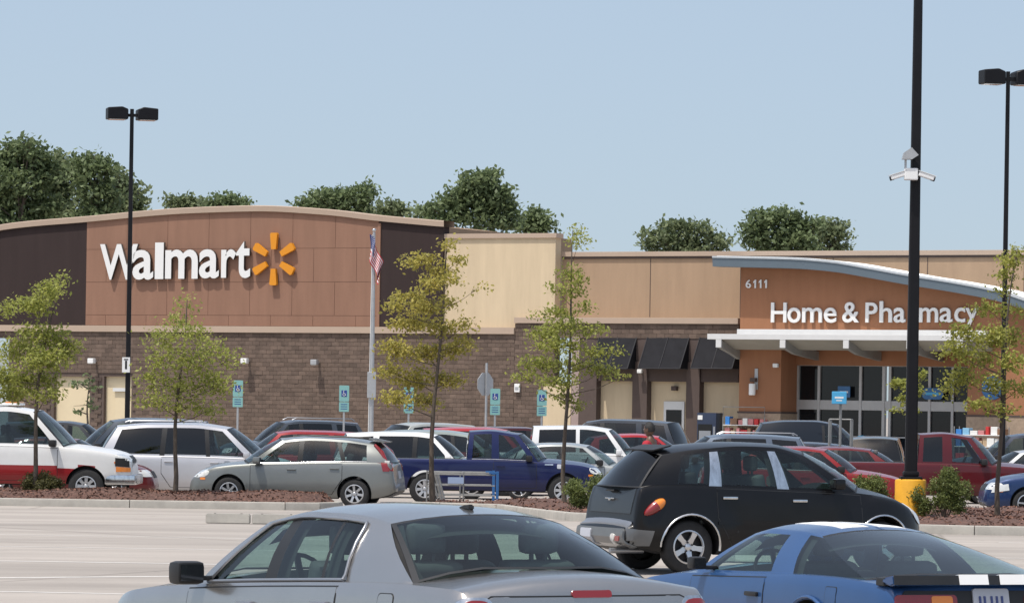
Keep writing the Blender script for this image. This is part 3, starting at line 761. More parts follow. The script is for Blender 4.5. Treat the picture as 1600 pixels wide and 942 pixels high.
M['letter'] = mat('white_acrylic', (.72, .72, .71), .4)
M['letteredge'] = mat('letter_return', (.66, .66, .66), .5)
M['spark'] = mat('yellow_orange_acrylic', (.66, .25, .008), .4)
M['greymetal'] = mat('galvanised_grey', (.42, .43, .44), .5, .5, var=.08, scale=6)
M['polemetal'] = mat('black_pole_paint', (.006, .006, .008), .5, 0, 0, var=.2, scale=4, spec=.25)
store = empty('store_building', (B0.x, B0.y, 0), -BETA, 'wide stucco and block store with an arched brown sign wall and curved entrance roof', 'store')
def sbox(name, u0, u1, z0, z1, y0, y1, m, bev=0., parent=None):
    b = MB(); b.box(u0, u1, y0, y1, z0, z1, bev); return b.build(name, m, parent or store)
# --- sign wall: panels under an arched parapet
fx0, fx1 = U(-46, .5, 355), 0.0
uL, uR = Wp(135, 400)[0], Wp(591, 400)[0]
zcap = 5.86
arch = pch([(fx0, 10.25), (-25.4, 10.62), (-20.2, 11.0), (-14.0, 11.38), (-10.4, 11.44), (-6.5, 11.24), (-3.5, 10.92), (0, 10.62)])
rowsz = [zcap, 6.38, 8.0, 9.62, 13]
joints_a = [uL + (uR - uL) * k / 7 for k in range(8)]; joints_b = [uL] + [uL + (uR - uL) * (k + .5) / 7 for k in range(7)] + [uR]
def archpanel(name, u0, u1, z0, z1, m, y=0., yb=.5):
    n = max(1, int((u1 - u0) / .5)); us = [u0 + (u1 - u0) * k / n for k in range(n + 1)]
    poly = [(u0, z0), (u1, z0)] + [(u, min(z1, arch(u))) for u in us[::-1]]
    b = MB(); b.prism(poly, 'y', y, yb); b.build(name, m, store)
for r in range(4):
    J = joints_a if r % 2 else joints_b
    for a, b_ in zip(J, J[1:]): archpanel('wall_panel', a + .009, b_ - .009, rowsz[r] + .009, rowsz[r + 1] - .009, M['brown_panel'], 0., .3)
archpanel('wall_backing', uL, uR, zcap, 13, mat('panel_joint', (.19, .10, .072), .9), .02, .6)
archpanel('dark_wall_panel', fx0, uL, zcap, 13, M['dark_panel'], .03, .6); archpanel('dark_wall_panel', uR + .02, 0, zcap, 13, M['dark_panel'], .03, .6)
sbox('edge_trim', uR - .04, uR + .12, zcap, 10.8, -.03, .1, M['brown_panel'])
b = MB(); n = 60; us = [fx0 - .1 + (.1 - fx0 + .1) * k / n for k in range(n + 1)]
b.quads([[Vector((u, y, arch(u) + dz)) for (y, dz) in ((-.12, -.02), (-.14, .24), (-.1, .27), (.9, .27), (.9, -.02), (-.12, -.02))] for u in us])
b.build('parapet_coping', M['coping'], store, 30)
b = MB()
b.prism([(fx0, zcap), (0, zcap)] + [(u, arch(u) - .02) for u in us[::-1] if fx0 < u < 0], 'y', .6, 14); b.build('roof_mass', M['tan'], store)
# ledge on the block wall of the left wing
uS = 3.95; sbox('ledge', fx0, uS, zcap - .32, zcap - .01, -.14, .5, M['coping'], .01)
# --- cream block and right wall
ztop = 10.05; uC = 5.92
sbox('cream_wall', .0, uC, zcap, ztop, .18, .72, M['cream']); sbox('parapet_coping', -.0, uC + .08, ztop, ztop + .22, .08, .82, M['coping'], .01)
zt2 = 9.2; e1_ = U(1690, 1.6, 470); sbox('tan_wall', uC, 46, 6.3, zt2, .9, 12, M['tan'])
sbox('tan_wall', e1_ + .02, 46, GZ, 6.3, .9, 12, M['tan']); sbox('wall_base', e1_ + .02, 46, GZ, 1.6, .84, .9, M['pilaster'])
for k in range(1, 8): sbox('wall_joint', uC + k * 4.6 - .015, uC + k * 4.6 + .015, 6.4, zt2 - .02, .885, .9, M['pilaster'])
sbox('parapet_coping', uC, 46.1, zt2, zt2 + .22, .78, 12.1, M['coping'], .01)
sbox('coping_dark_band', uC, 46, zt2 - .1, zt2, .84, .93, M['pilaster'])  # dark brown band along the tan wall just below the coping
sbox('ledge', uS, 15.5, 6.06, 6.33, -.14, .95, M['coping'], .01)
# --- split-face block walls
openings = [(U(162, 0, 620), U(205, 0, 620), -1, Z(588, 180)), (U(84, 0, 620), U(140, 0, 620), -1, Z(588, 110)), (U(-10, 0, 560), U(14, 0, 560), -1, Z(528, 5))]
def blockwall(u0, u1, z0, z1, holes, y=0.):
    V = []; Fc = []; r = random.Random(5); bw, bh, jt = .406, .203, .0045; nz = int(round((z1 - z0) / bh)); bh2 = (z1 - z0) / nz
    for i in range(nz):
        za, zb = z0 + i * bh2 + jt / 2, z0 + (i + 1) * bh2 - jt / 2; u = u0 - (bw / 2 if i % 2 else 0)
        while u < u1:
            a, c = max(u + jt * .15, u0), min(u + bw - jt * .15, u1); u += bw
            if c - a < .05 or any(a < h[1] and c > h[0] and za < h[3] and zb > h[2] for h in holes): continue
            i0 = len(V); e_ = r.uniform(0, .012); d = [y - e_ - r.uniform(.020, .03) for _ in range(5)]
            V += [(a, y + .03, za), (c, y + .03, za), (c, y + .03, zb), (a, y + .03, zb), (a + .004, d[0], za + .004), (c - .004, d[1], za + .004), (c - .004, d[2], zb - .004), (a + .004, d[3], zb - .004), ((a + c) / 2, d[4] - .002, (za + zb) / 2)]
            for q in ((0, 1, 5, 4), (1, 2, 6, 5), (2, 3, 7, 6), (3, 0, 4, 7), (4, 5, 8), (5, 6, 8), (6, 7, 8), (7, 4, 8)): Fc.append(tuple(i0 + k for k in q))
    me = bpy.data.meshes.new('split_face_blocks'); me.from_pydata(V, [], Fc); o = link('split_face_blocks', me, M['block'], store); tagp(o, kind='stuff')
def mortarwall(u0, u1, z0, z1, holes):
    us_ = sorted(set([u0, u1] + [h[0] for h in holes] + [h[1] for h in holes]))
    for a, c in zip(us_, us_[1:]):
        hz = [h[3] for h in holes if h[0] <= a + 1e-4 and h[1] >= c - 1e-4]
        sbox('wall_core', a, c, hz[0] if hz else z0, z1, .012, .5, M['mortar'])
uW = U(893, 0, 620)
blockwall(fx0, uS, GZ, zcap - .33, openings); mortarwall(fx0, uS, GZ, zcap - .33, openings)
zaw = Z(527, 1000)
blockwall(uS, uW - .9, GZ, 6.05, []); mortarwall(uS, uW - .9, GZ, 6.05, [])
blockwall(uW - .9, 15.5, zaw - .05, 6.05, []); mortarwall(uW - .9, 15.5, zaw - .05, 6.05, [])
# doors in the left wing
for h in openings[:2]:
    sbox('door_recess', h[0], h[1], GZ, h[3], .22, .3, M['door_cream'])
d = sbox('door', openings[0][0] + .55, openings[0][0] + 1.35, GZ, Z(612, 190), .17, .22, M['door_cream'], .01); sbox('door_hood', openings[0][0] + .5, openings[0][0] + 1.4, Z(612, 190) + .02, Z(606, 190), .05, .2, M['canopy'])
sbox('handle', openings[0][0] + .62, openings[0][0] + .66, 1.0, 1.15, .12, .17, M['greymetal'], 0, d)
h = openings[2]; b = MB()
for k in range(18): b.box(h[0], h[1], .2, .24, GZ + k * .26, GZ + k * .26 + .25, .01)
b.build('roller_shutter', mat('pale_shutter', (.42, .45, .47), .5, .3), store)
# --- arcade of the right wing: pilasters, cream infill, awnings, door
pil = [(905, 932), (988, 1011), (1072, 1093)]
zin = Z(595, 960)
sbox('arcade_beam', U(905, 0, 590), 15.5, zin, zaw - .05, .0, .5, M['pilaster'])
for (a, b_) in pil: sbox('pilaster', U(a, .1, 620), U(b_, .1, 620), GZ, zin + .9, -.12, .5, M['pilaster'], .01)
sbox('pinkish_pilaster', U(893, 0, 620), U(905, 0, 620), GZ, zaw, -.05, .5, mat('mauve_stucco', (.33, .25, .23), .9, var=.06, scale=2))
for (a, b_) in ((932, 988), (1011, 1072), (1093, 1158)): sbox('cream_infill', U(a, 0, 620), U(b_, 0, 620), GZ, zin, .35, .45, M['cream'])
sbox('cream_infill', U(850, 0, 620), U(893, 0, 620), GZ, Z(600, 870), -.075, -.03, M['cream'])
u0, u1 = U(1038, -.35, 650), U(1070, -.35, 650); zd = Z(627, 1054, -.35)
f = MB(); zo = Z(640, 1054, -.35)
f.box(u0, u0 + .12, .27, .35, GZ, zd); f.box(u1 - .12, u1, .27, .35, GZ, zd); f.box(u0 + .12, u1 - .12, .27, .35, zo, zd); f.build('door_frame', M['canopy'], store)
d = sbox('door', u0 + .12, u1 - .12, GZ, zo, .31, .34, M['storeglass']); sbox('door_bar', u0 + .12, u1 - .12, .85, .93, .285, .31, M['greymetal'], 0, d)
sbox('door_lamp', U(1052, -.35, 607), U(1060, -.35, 607), Z(610, 1056), Z(603, 1056), .1, .35, M['pilaster'], .02)
for (a0, a1, c0, c1) in ((935, 995, 916, 978), (1010, 1077, 992, 1063), (1092, 1158, 1075, 1148)):
    ua, ub = U(a0 + 2, 0, 530), U(a1, 0, 530); za, zb, dp = Z(528, a1), Z(576, a1, .95), .95
    b = MB(); b.bm.faces.new([b.bm.verts.new(v) for v in ((ua, -.03, za), (ub, -.03, za), (ub, -dp, zb), (ua, -dp, zb))])
    b.bm.faces.new([b.bm.verts.new(v) for v in ((ua, -.03, za), (ua, -dp, zb), (ua, -.03, zb))]); b.bm.faces.new([b.bm.verts.new(v) for v in ((ub, -.03, za), (ub, -.03, zb), (ub, -dp, zb))])
    o = b.build('awning', M['awning'], store)
    f = MB()
    for u in (ua, (ua + ub) / 2, ub): f.tube([(u, -.03, za + .01), (u, -dp, zb + .01)], .028, 6)
    f.tube([(ua, -dp, zb), (ub, -dp, zb)], .028, 6); f.tube([(ua, -.03, zb), (ua, -dp, zb)], .02, 6); f.tube([(ub, -.03, zb), (ub, -dp, zb)], .02, 6); f.build('awning_frame', M['awnframe'], o, 60)
# --- entrance block
PO = 1.6                                             # projection of the terracotta block
e0, e1 = U(1157, PO, 470), U(1690, PO, 470); ep = U(1220, PO, 600)
bot = pch([(U(p, PO, y), Z(y, p, PO)) for p, y in ((1100, 414), (1160, 416), (1240, 419), (1300, 423), (1360, 431), (1421, 440), (1519, 462), (1600, 483), (1690, 510))])
topc = pch([(U(p, PO + .9, y), Z(y, p, PO + .9)) for p, y in ((1112, 401), (1160, 402), (1240, 404), (1300, 409), (1360, 419), (1421, 430), (1496, 442), (1564, 456), (1600, 468), (1690, 496))])
zcan = Z(516, 1250, PO)
us = [e0 + (e1 - e0) * k / 24 for k in range(25)]
b = MB(); b.prism([(e0, zcan), (e1, zcan)] + [(u, bot(u) + .05) for u in us[::-1]], 'y', -PO, 1.2); b.build('entrance_wall', M['orange'], store)
zlow = Z(549, 1300, PO); zhead = Z(571, 1300, -.3)
er = U(1512, PO, 600)
sbox('entrance_pillar', e0, ep, 2.05, zcan, -PO, .4, M['orange']); sbox('entrance_pillar', er, e1, 2.05, zcan, -PO, .4, M['orange'])
sbox('pillar_base', e0 - .03, ep + .03, GZ, 2.02, -PO - .05, .4, M['stonebase'], .01); sbox('pillar_base', er - .03, e1 + .03, GZ, 2.02, -PO - .05, .4, M['stonebase'], .01)
sbox('base_band', e0 - .05, ep + .05, 2.02, 2.1, -PO - .07, .4, M['pilaster']); sbox('base_band', er - .05, e1, 2.02, 2.1, -PO - .07, .4, M['pilaster'])
sbox('lintel_wall', ep, er, zhead, zcan, .1, .6, M['orange'])
# curved metal roof over the entrance
r0, r1 = U(1113, PO + .9, 405), U(1690, PO + .9, 490); us = [r0 + (r1 - r0) * k / 40 for k in range(41)]
b = MB(); b.quads([[Vector((u, -PO - .9, topc(u) - .03)), Vector((u, -PO - .86, topc(u) - .44)), Vector((u, -PO - .1, topc(u) - .44))] for u in us]); b.bm.faces.new([b.bm.verts.new(v) for v in ((r0, -PO - .9, topc(r0) - .03), (r0, -PO - .86, topc(r0) - .44), (r0, -PO - .1, topc(r0) - .44), (r0, -PO - .1, topc(r0) - .03))])
b.build('curved_fascia', M['roofmetal'], store, 30)
b = MB(); b.quads([[Vector((u, -PO - .93, topc(u) - .05)), Vector((u, -PO - .93, topc(u) + .03)), Vector((u, 3.6, topc(u) + .03)), Vector((u, 3.6, topc(u) - .4))] for u in us]); b.build('curved_roof', M['rooftop'], store, 30)
for k in range(14):
    y = -PO - .4 + k * .42; b = MB(); b.tube([(u, y, topc(u) + .045) for u in us], .014, 4); b.build('roof_seam', M['rooftop'], store, 60)
# white canopy with steel brackets
CO = PO + 2.1; c0, c1 = U(1105, CO, 528), U(1530, CO, 528); zc1, zc0 = Z(522, 1200, CO), Z(530.5, 1200, CO)
sbox('canopy_slab', c0, c1, zc0, zc1, -CO, -PO + .0, M['canopy'], .01)
sbox('canopy_upstand', e0 + .01, c1 - .4, zc1, zcan + .03, -PO - .35, -PO - .0, M['canopy'], .01)
b = MB(); b.prism([(-CO + .15, zc0 - .003), (-PO, zc0 - .003), (-PO, zc0 - .42), (-PO - .5, zc0 - .42)], 'x', c0 + .35, c1 - .2); b.build('canopy_soffit', M['soffit'], store)
for k, p in enumerate((1123, 1223, 1322, 1421, 1500)):
    u = U(p, CO, 535); b = MB(); b.prism([(-CO + .02, zc0 - .02), (-CO + .02, zc0 - .36), (-PO - .9, zc0 - .62), (-PO + (.0 if k == 0 else 1.7), zc0 - .85), (-PO + (0 if k == 0 else 1.7), zc0 - .45)], 'x', u - .09, u + .09); o = b.build('canopy_bracket', M['bracket'], store)
    sbox('bracket_tab', u - .13, u + .13, zc0 - .36, zc0 - .01, -CO - .03, -CO + .05, M['canopy'], 0, o)
# storefront glazing
SO = -.3; g0, g1 = ep + .0, er; zmid0, zmid1 = Z(640, 1300, SO), Z(625, 1300, SO)
sbox('storefront_header', g0, g1, zhead - .02, zhead + .14, .2, .42, M['alum']); sbox('storefront_transom', g0, g1, zmid0, zmid1, .2, .42, M['alum'], .01)
mull = [g0 + .04, U(1281, SO, 600), U(1346, SO, 600), U(1382, SO, 600), U(1392, SO, 600), U(1454, SO, 600), U(1490, SO, 600), g1 - .04]
for u in mull: sbox('mullion', u - .06, u + .06, GZ, zhead - .02, .17, .43, M['alum'])
for a, c in zip(mull, mull[1:]):
    if c - a > .5:
        sbox('push_bar', a + .1, c - .1, 1.0, 1.06, .26, .3, M['alum'])
        sbox('window_pane', a + .06, c - .06, zmid1, zhead - .02, .3, .33, M['storeglass']); sbox('door_pane', a + .06, c - .06, GZ, zmid0, .3, .33, M['storeglass'])
# --- signs on the store
def sign(name, label, cat, u, z, off):
    o = empty(name, B0 + TT * u + NN * off + Vector((0, 0, z)), -BETA, label, cat); o['_u'] = u; return o
def letters(name, label, items, off, depth, gap, bold, cat='sign', nm='letter', edge=False):
    p0 = Wp(items[0][1], items[0][4], off); root = sign(name, label, cat, p0[0], p0[1], off)
    del root['_u']
    for ch, x0, x1, y0, y1 in items:
        a, c = Wp((x0), (y0 + y1) / 2, off + gap + depth)[0], Wp(x1, (y0 + y1) / 2, off + gap + depth)[0]; xm = (x0 + x1) / 2
        zt, zb = Wp(xm, y0, off + gap + depth)[1], Wp(xm, y1, off + gap + depth)[1]
        letter(ch, root, a - p0[0], c - p0[0], zb - p0[1], zt - p0[1], -gap - depth, -gap, [M['letter'], M['letterside']] if edge else [M['letter']], bold, nm)
    return root, p0
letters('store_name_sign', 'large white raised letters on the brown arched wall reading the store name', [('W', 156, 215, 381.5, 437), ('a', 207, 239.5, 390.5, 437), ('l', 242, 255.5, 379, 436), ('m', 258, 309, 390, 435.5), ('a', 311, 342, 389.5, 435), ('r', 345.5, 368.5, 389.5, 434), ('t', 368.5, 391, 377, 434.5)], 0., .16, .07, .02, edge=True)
p0 = Wp(431, 405, 0.); root = sign('sunburst_emblem', 'yellow orange six ray emblem right of the large white letters', 'emblem', *p0, 0.); del root['_u']
for k in range(6):
    a = R(60 * k); c, s = math.sin(a), math.cos(a); prof = [(-.13, .47), (-.20, 1.2), (-.15, 1.27), (.15, 1.27), (.20, 1.2), (.13, .47)]
    b = MB(); b.prism([((x * s + r_ * c), (-x * c + r_ * s)) for x, r_ in prof], 'y', -.25, -.08); b.build('ray', M['spark'], root)
letters('department_sign', 'white raised Home & Pharmacy letters on the terracotta entrance wall', [('H', 1204.4, 1228.6, 472.6, 503.7), ('o', 1230, 1250.6, 480.5, 504.3), ('m', 1253, 1284, 480.5, 503.8), ('e', 1287, 1306.6, 480.5, 504.2), ('&', 1316, 1342, 472, 504), ('P', 1352, 1370.5, 472.6, 503.8), ('h', 1374, 1393.6, 470.5, 503.7), ('a', 1396, 1414.5, 480.5, 504), ('r', 1418, 1432, 480.5, 503.6), ('m', 1436, 1465.5, 480.5, 503.6), ('a', 1468, 1488, 480.5, 503.8), ('c', 1491, 1508, 480.5, 503.8), ('y', 1508, 1528, 481, 512)], PO, .1, .04, .012)
root, p0 = letters('address_number_sign', 'small white 6111 address digits high on the terracotta wall', [('6', 1165, 1173.2, 437, 450)], PO, .05, .02, .01, nm='digit')
for x in (1177, 1185.5, 1194):
    a, zt = Wp(x, 437, PO + .07); zb = Wp(x, 450, PO + .07)[1]; a -= p0[0]; b = MB()
    b.prism([(a, zt - p0[1] - .09), (a, zt - p0[1] - .15), (a + .06, zt - p0[1] - .1), (a + .06, zb - p0[1]), (a + .13, zb - p0[1]), (a + .13, zt - p0[1]), (a + .08, zt - p0[1])], 'y', -.07, -.02); b.build('digit', M['letter'], root)
def wallthing(name, label, cat, px, py, off, group=None):
    u, z = Wp(px, py, off); return empty(name, B0 + TT * u + NN * off + Vector((0, 0, z)), -BETA, label, cat, group)
def mb(name, parent, m, *boxes, bev=.01):
    b = MB()
    for q in boxes: b.box(*q, bev)
    return b.build(name, m, parent)
for px, py, lb in ((150, 564, 'white wall floodlight above the cream doors left of the tall lamp post'), (389, 564, 'white wall floodlight above the leftmost accessible parking sign'), (498, 566, 'grey wall floodlight left of the flagpole'), (1216, 571, 'small wall light on the terracotta pillar near the canopy'), (1004, 580, 'small white light on the dark pilaster under the awnings')):
    t = wallthing('wall_light', lb, 'light', px, py, PO if px > 1100 else (.12 if px > 900 else .06), 'small lights on the store wall'); sc = .7 if px > 900 else 1.
    mb('bracket', t, M['greymetal'], (-.06 * sc, .06 * sc, -.3 * sc, 0, -.03, .03)); mb('lamp_head', t, M['white'] if px not in (498,) else M['greymetal'], (-.17 * sc, .17 * sc, -.52 * sc, -.28 * sc, -.12 * sc, .13 * sc), bev=.03)
    mb('lens', t, M['clearlens'], (-.13 * sc, .13 * sc, -.5 * sc, -.32 * sc, -.135 * sc, -.122 * sc), bev=0)
t = wallthing('notice_box', 'small white box fixed low on the block wall right of the flagpole trees', 'box', 809, 606, .06); mb('cover', t, M['white'], (-.14, .14, -.1, 0, -.2, .2), bev=.02); mb('label_plate', t, M['greymetal'], (-.09, .09, -.108, -.1, -.1, .05), bev=0)
t = wallthing('wall_lantern', 'grey and white lantern on the terracotta pillar left of the doors', 'lantern', 1182, 600, PO)
mb('back_plate', t, M['greymetal'], (-.08, .08, -.05, 0, -.25, .7)); mb('arm', t, M['pilaster'], (-.2, .06, -.3, -.04, .1, .28)); b = MB(); b.lathe([(0, -.5), (.13, -.5), (.15, -.48), (.15, 0), (.13, .02), (0, .02)], 20, 'z', (-.1, -.24, 0)); b.build('lamp_shade', M['white'], t, 40)
M['blue'] = mat('blue_sign_face', (.035, .13, .30), .45); M['ltblue'] = mat('light_blue_sign_face', (.07, .36, .62), .45)
t = wallthing('window_sign', 'dark blue oval sign hanging over the right entrance doors', 'sign', 1458, 615, .0); b = MB(); b.prism(rrect(0, 0, 1.0, .5, .2, 6), 'y', -.06, 0); b.build('face', M['blue'], t); b = MB(); b.prism(rrect(0, 0, .7, .12, .05, 4), 'y', -.066, -.06); b.build('lettering_band', M['ltblue'], t)
t = wallthing('round_wall_sign', 'round blue and white sign on the terracotta pillar right of the doors', 'sign', 1551, 606, PO + .02); b = MB(); b.lathe([(0, -.05), (.5, -.05), (.52, -.03), (.52, 0)], 32, 'y'); b.build('face', M['blue'], t, 40); b = MB(); b.prism([(-.36, -.12), (.3, -.16), (.3, -.06), (-.2, -.02)], 'y', -.058, -.05); b.prism(ell(-.1, .2, .25, .07), 'y', -.058, -.05); b.build('white_mark', M['letter'], t)
t = wallthing('door_sign', 'blue rectangular sign on the glass behind the cart return post', 'sign', 1319, 612, -.05); mb('face', t, M['blue'], (-.3, .3, -.03, 0, -.25, .25), bev=0); mb('white_band', t, M['letter'], (-.2, .2, -.035, -.03, -.05, .03), bev=0)
# pavement in front of the store
pv = MB(); pv.box(-30, 46, -7.5, .0, GZ - .3, GZ + .14, .02); o = pv.build('store_pavement', M['kerb'], None, None, (B0.x, B0.y, 0), (0, 0, -BETA)); tagp(o, kind='structure')

# ------------------------------------------------------------------ trees and shrubs
M['bark'] = mat('grey_brown_bark', (.095, .075, .058), .9, var=.3, scale=8, bump=.6, bscale=30, stretch=(1, 1, .2))
LF_Y = leafmat('young_leaves', (.46, .45, .11), (.25, .27, .065), .5)
LF_Y2 = leafmat('young_leaves_yellow', (.54, .46, .12), (.31, .29, .075), .5)
LF_G = leafmat('young_leaves_green', (.42, .43, .11), (.23, .26, .065), .5)
LF_B = leafmat('woodland_leaves', (.21, .265, .12), (.09, .125, .06), .4)
LF_B2 = leafmat('woodland_leaves_pale', (.235, .275, .14), (.105, .14, .07), .4)
LF_S = leafmat('shrub_leaves', (.20, .23, .07), (.09, .12, .04), .4)
def leaves(clumps, dens, size, seed, flat=.55):
    """clumps: (centre, rx, ry, rz); many small leaf faces gathered on twigs"""
    rg = np.random.default_rng(seed); V = []; 
    for (c, rx, ry, rz) in clumps:
        nt_ = max(3, int(dens[0] * (rx * rz) ** .8)); nl = dens[1]
        d = rg.normal(size=(nt_, 3)); d /= np.linalg.norm(d, axis=1)[:, None]; rad = rg.uniform(.25, 1, nt_) ** .6
        tw = np.array(c) + d * rad[:, None] * np.array([rx, ry, rz])
        p = np.repeat(tw, nl, 0) + rg.normal(size=(nt_ * nl, 3)) * np.array([size * dens[2], size * dens[2], size * dens[2] * .6])
        V.append(p)
    p = np.concatenate(V); n = len(p)
    nrm = rg.normal(size=(n, 3)) + np.array([0, 0, .7]); nrm /= np.linalg.norm(nrm, axis=1)[:, None]
    a = rg.normal(size=(n, 3)); a -= (a * nrm).sum(1)[:, None] * nrm; a /= np.linalg.norm(a, axis=1)[:, None]; b_ = np.cross(nrm, a)
    s = size * rg.uniform(.6, 1.25, n)[:, None]
    q = np.stack([p - a * s, p + b_ * s * flat - a * s * .1, p + a * s, p - b_ * s * flat - a * s * .1], 1).reshape(-1, 3)
    me = bpy.data.meshes.new('crown'); me.vertices.add(4 * n); me.vertices.foreach_set('co', q.ravel()); me.loops.add(4 * n)
    me.loops.foreach_set('vertex_index', np.arange(4 * n, dtype=np.int32)); me.polygons.add(n)
    me.polygons.foreach_set('loop_start', np.arange(0, 4 * n, 4, dtype=np.int32)); me.update(calc_edges=True); me.validate(); return me
def tree(label, px, Y, cl, mt, dens, size, tr, seed, group, base_py=None, cat='tree', depth=.8, name='young_tree', lean=0., low=None):
    r = random.Random(seed); base = P(px, 700, Y); base.z = zg(Y) + (.1 if Y < 90 else 0)
    root = empty(name, base, 0, label, cat, group); C3 = []
    for (cx, cy, rx, ry) in cl:
        c = P(cx, cy, Y) - base; g_ = 1.1 if Y > 200 else 1.0; rx_, rz_ = rx * g_ * Y / F, ry * g_ * Y / F; w = max(abs(x[0] - px) + x[2] for x in cl) * Y / F
        dy = r.uniform(-1, 1) * depth * w * .6; C3.append(((c.x, dy, c.z), rx_, max(.3 * rx_ + .3 * rz_, .12 if Y < 150 else .6), rz_))
    top = max(c[0][2] for c in C3); tz = max(c[0][2] + c[3] * .5 for c in C3); topc = max(C3, key=lambda q: q[0][2])[0]
    pts = [Vector((0, 0, -.3)), Vector((0, 0, .15))]; rad = [tr * 1.5, tr * 1.1]
    for k in range(1, 9):
        t = k / 8; pts.append(Vector((topc[0] * t ** 2.4 + math.sin(t * 7 + seed) * tr * .8, topc[1] * t * .3, tz * t))); rad.append(tr * (1 - t * .85))
    b = MB(); b.tube(pts, rad, 8)
    for (c, rx, ry, rz) in C3:
        c = Vector(c); z0 = max((low if low else .25) * tz, c.z - (.55 if Y > 200 else .25) * math.hypot(c.x, c.y) - (.25 if Y > 200 else .05) * tz * r.random()); t = min(.97, z0 / tz)
        s_ = Vector((topc[0] * t ** 2.4, topc[1] * t * .3, z0)); mid = s_.lerp(c, .55) + Vector((0, 0, -.06 * (c - s_).length)); rb = max(.006 if Y < 150 else .04, tr * (1 - t * .85) * .36)
        b.tube([s_, mid, c], [rb, rb * .7, rb * .3], 5)
        for k in range(4 if Y < 150 else 3):
            e = c + Vector((r.uniform(-1, 1) * rx, r.uniform(-1, 1) * ry, r.uniform(-.6, 1) * rz)); b.tube([mid.lerp(c, .6), e], [rb * .4, rb * .15], 4)
    b.build('trunk', M['bark'], root, 60)
    o = link('crown', leaves(C3, dens, size, seed), mt, root); tagp(o, kind='stuff'); return root
GT = 'young trees in the lot islands'; GW = 'trees behind the store'
YD = (500, 8, 2.4)
tree('young tree before the white and red truck at the left edge', 53, 85.2, [(78, 455, 20, 16), (92, 440, 9, 9), (35, 475, 30, 8), (12, 486, 12, 6), (60, 480, 22, 12), (65, 522, 40, 16), (95, 538, 28, 12), (30, 548, 35, 18), (75, 562, 40, 18), (8, 585, 25, 22), (50, 595, 45, 18), (20, 615, 30, 12), (100, 552, 18, 8), (75, 618, 22, 8)], LF_G, YD, .046, .055, 1, GT)
tree('young full-crowned tree in front of the silver minivan', 275, 85.4, [(290, 474, 9, 12), (275, 500, 20, 12), (258, 528, 26, 16), (300, 522, 25, 16), (330, 545, 25, 16), (357, 562, 10, 16), (255, 560, 28, 18), (297, 562, 34, 22), (240, 592, 24, 14), (282, 602, 38, 20), (328, 597, 30, 20), (248, 626, 30, 11), (296, 636, 40, 12), (345, 602, 16, 16), (322, 642, 20, 7)], LF_G, (330, 7, 3.2), .045, .055, 2, GT)
tree('tall yellowish young tree before the cream wall and blue pickup', 677, 87, [(700, 384, 10, 7), (660, 406, 22, 10), (635, 412, 9, 5), (716, 405, 12, 6), (688, 424, 20, 10), (672, 447, 16, 12), (706, 437, 12, 8), (640, 466, 28, 9), (618, 479, 14, 8), (664, 482, 26, 12), (702, 472, 15, 7), (746, 451, 8, 3), (640, 506, 34, 12), (692, 512, 28, 10), (726, 507, 14, 6), (618, 547, 26, 14), (665, 552, 32, 15), (706, 547, 20, 10), (610, 581, 17, 11), (650, 592, 34, 15), (702, 592, 26, 11), (620, 621, 24, 11), (662, 626, 26, 9), (722, 536, 18, 8)], LF_Y2, YD, .047, .06, 3, GT)
tree('slender young tree with layered branches beside the green shrub', 883, 84, [(898, 364, 5, 8), (903, 379, 12, 5), (890, 426, 12, 11), (905, 441, 8, 8), (870, 451, 12, 4), (894, 456, 16, 8), (874, 486, 24, 7), (850, 490, 13, 5), (911, 481, 12, 6), (880, 511, 38, 8), (848, 521, 26, 8), (922, 516, 22, 6), (875, 541, 48, 9), (930, 551, 24, 6), (960, 548, 10, 4), (838, 566, 34, 7), (892, 571, 54, 9), (942, 579, 28, 5), (820, 588, 20, 5), (872, 596, 38, 7), (970, 590, 7, 3), (884, 620, 20, 6), (901, 634, 12, 4)], LF_G, (520, 8, 2.6), .044, .05, 4, GT)
tree('broad young tree at the right edge before the entrance', 1560, 77, [(1582, 408, 18, 10), (1592, 396, 10, 8), (1576, 430, 12, 10), (1574, 455, 8, 8), (1545, 482, 24, 10), (1582, 486, 18, 8), (1500, 521, 26, 13), (1540, 531, 28, 12), (1586, 526, 18, 15), (1490, 546, 24, 12), (1530, 561, 28, 15), (1577, 566, 22, 15), (1502, 590, 24, 14), (1550, 601, 24, 12), (1592, 606, 14, 14), (1484, 612, 12, 7), (1520, 630, 18, 8), (1562, 641, 16, 8), (1556, 522, 18, 14)], LF_Y, YD, .043, .05, 5, GT)
tree('small leafy sapling showing either side of the near lamp post', 1422, 86, [(1405, 600, 13, 8), (1440, 586, 9, 8), (1436, 610, 7, 6), (1414, 626, 13, 8), (1422, 642, 12, 6), (1400, 640, 5, 4), (1424, 605, 14, 12)], LF_G, (560, 8, 1.4), .042, .03, 6, GT)
tree('small dark tree against the block wall near the cream doors', 137, 182, [(139, 590, 13, 11), (128, 600, 8, 6), (134, 632, 20, 9), (142, 607, 8, 6), (122, 640, 10, 6), (118, 596, 6, 5)], LF_B, (28, 8, 1.2), .11, .07, 7, GT)
def extra(cl, seed):
    # small sprays that break the outline of a far crown
    r = random.Random(seed); out = []
    for (cx, cy, rx, ry) in cl[:max(4, len(cl) * 2 // 3)]:
        for _ in range(2):
            a = R(r.uniform(15, 165)); out.append((cx + rx * 1.08 * math.cos(a), cy - ry * 1.12 * math.sin(a), r.uniform(2.5, 5), r.uniform(3, 6.5)))
    return out
BD = (40, 18, 1.9)
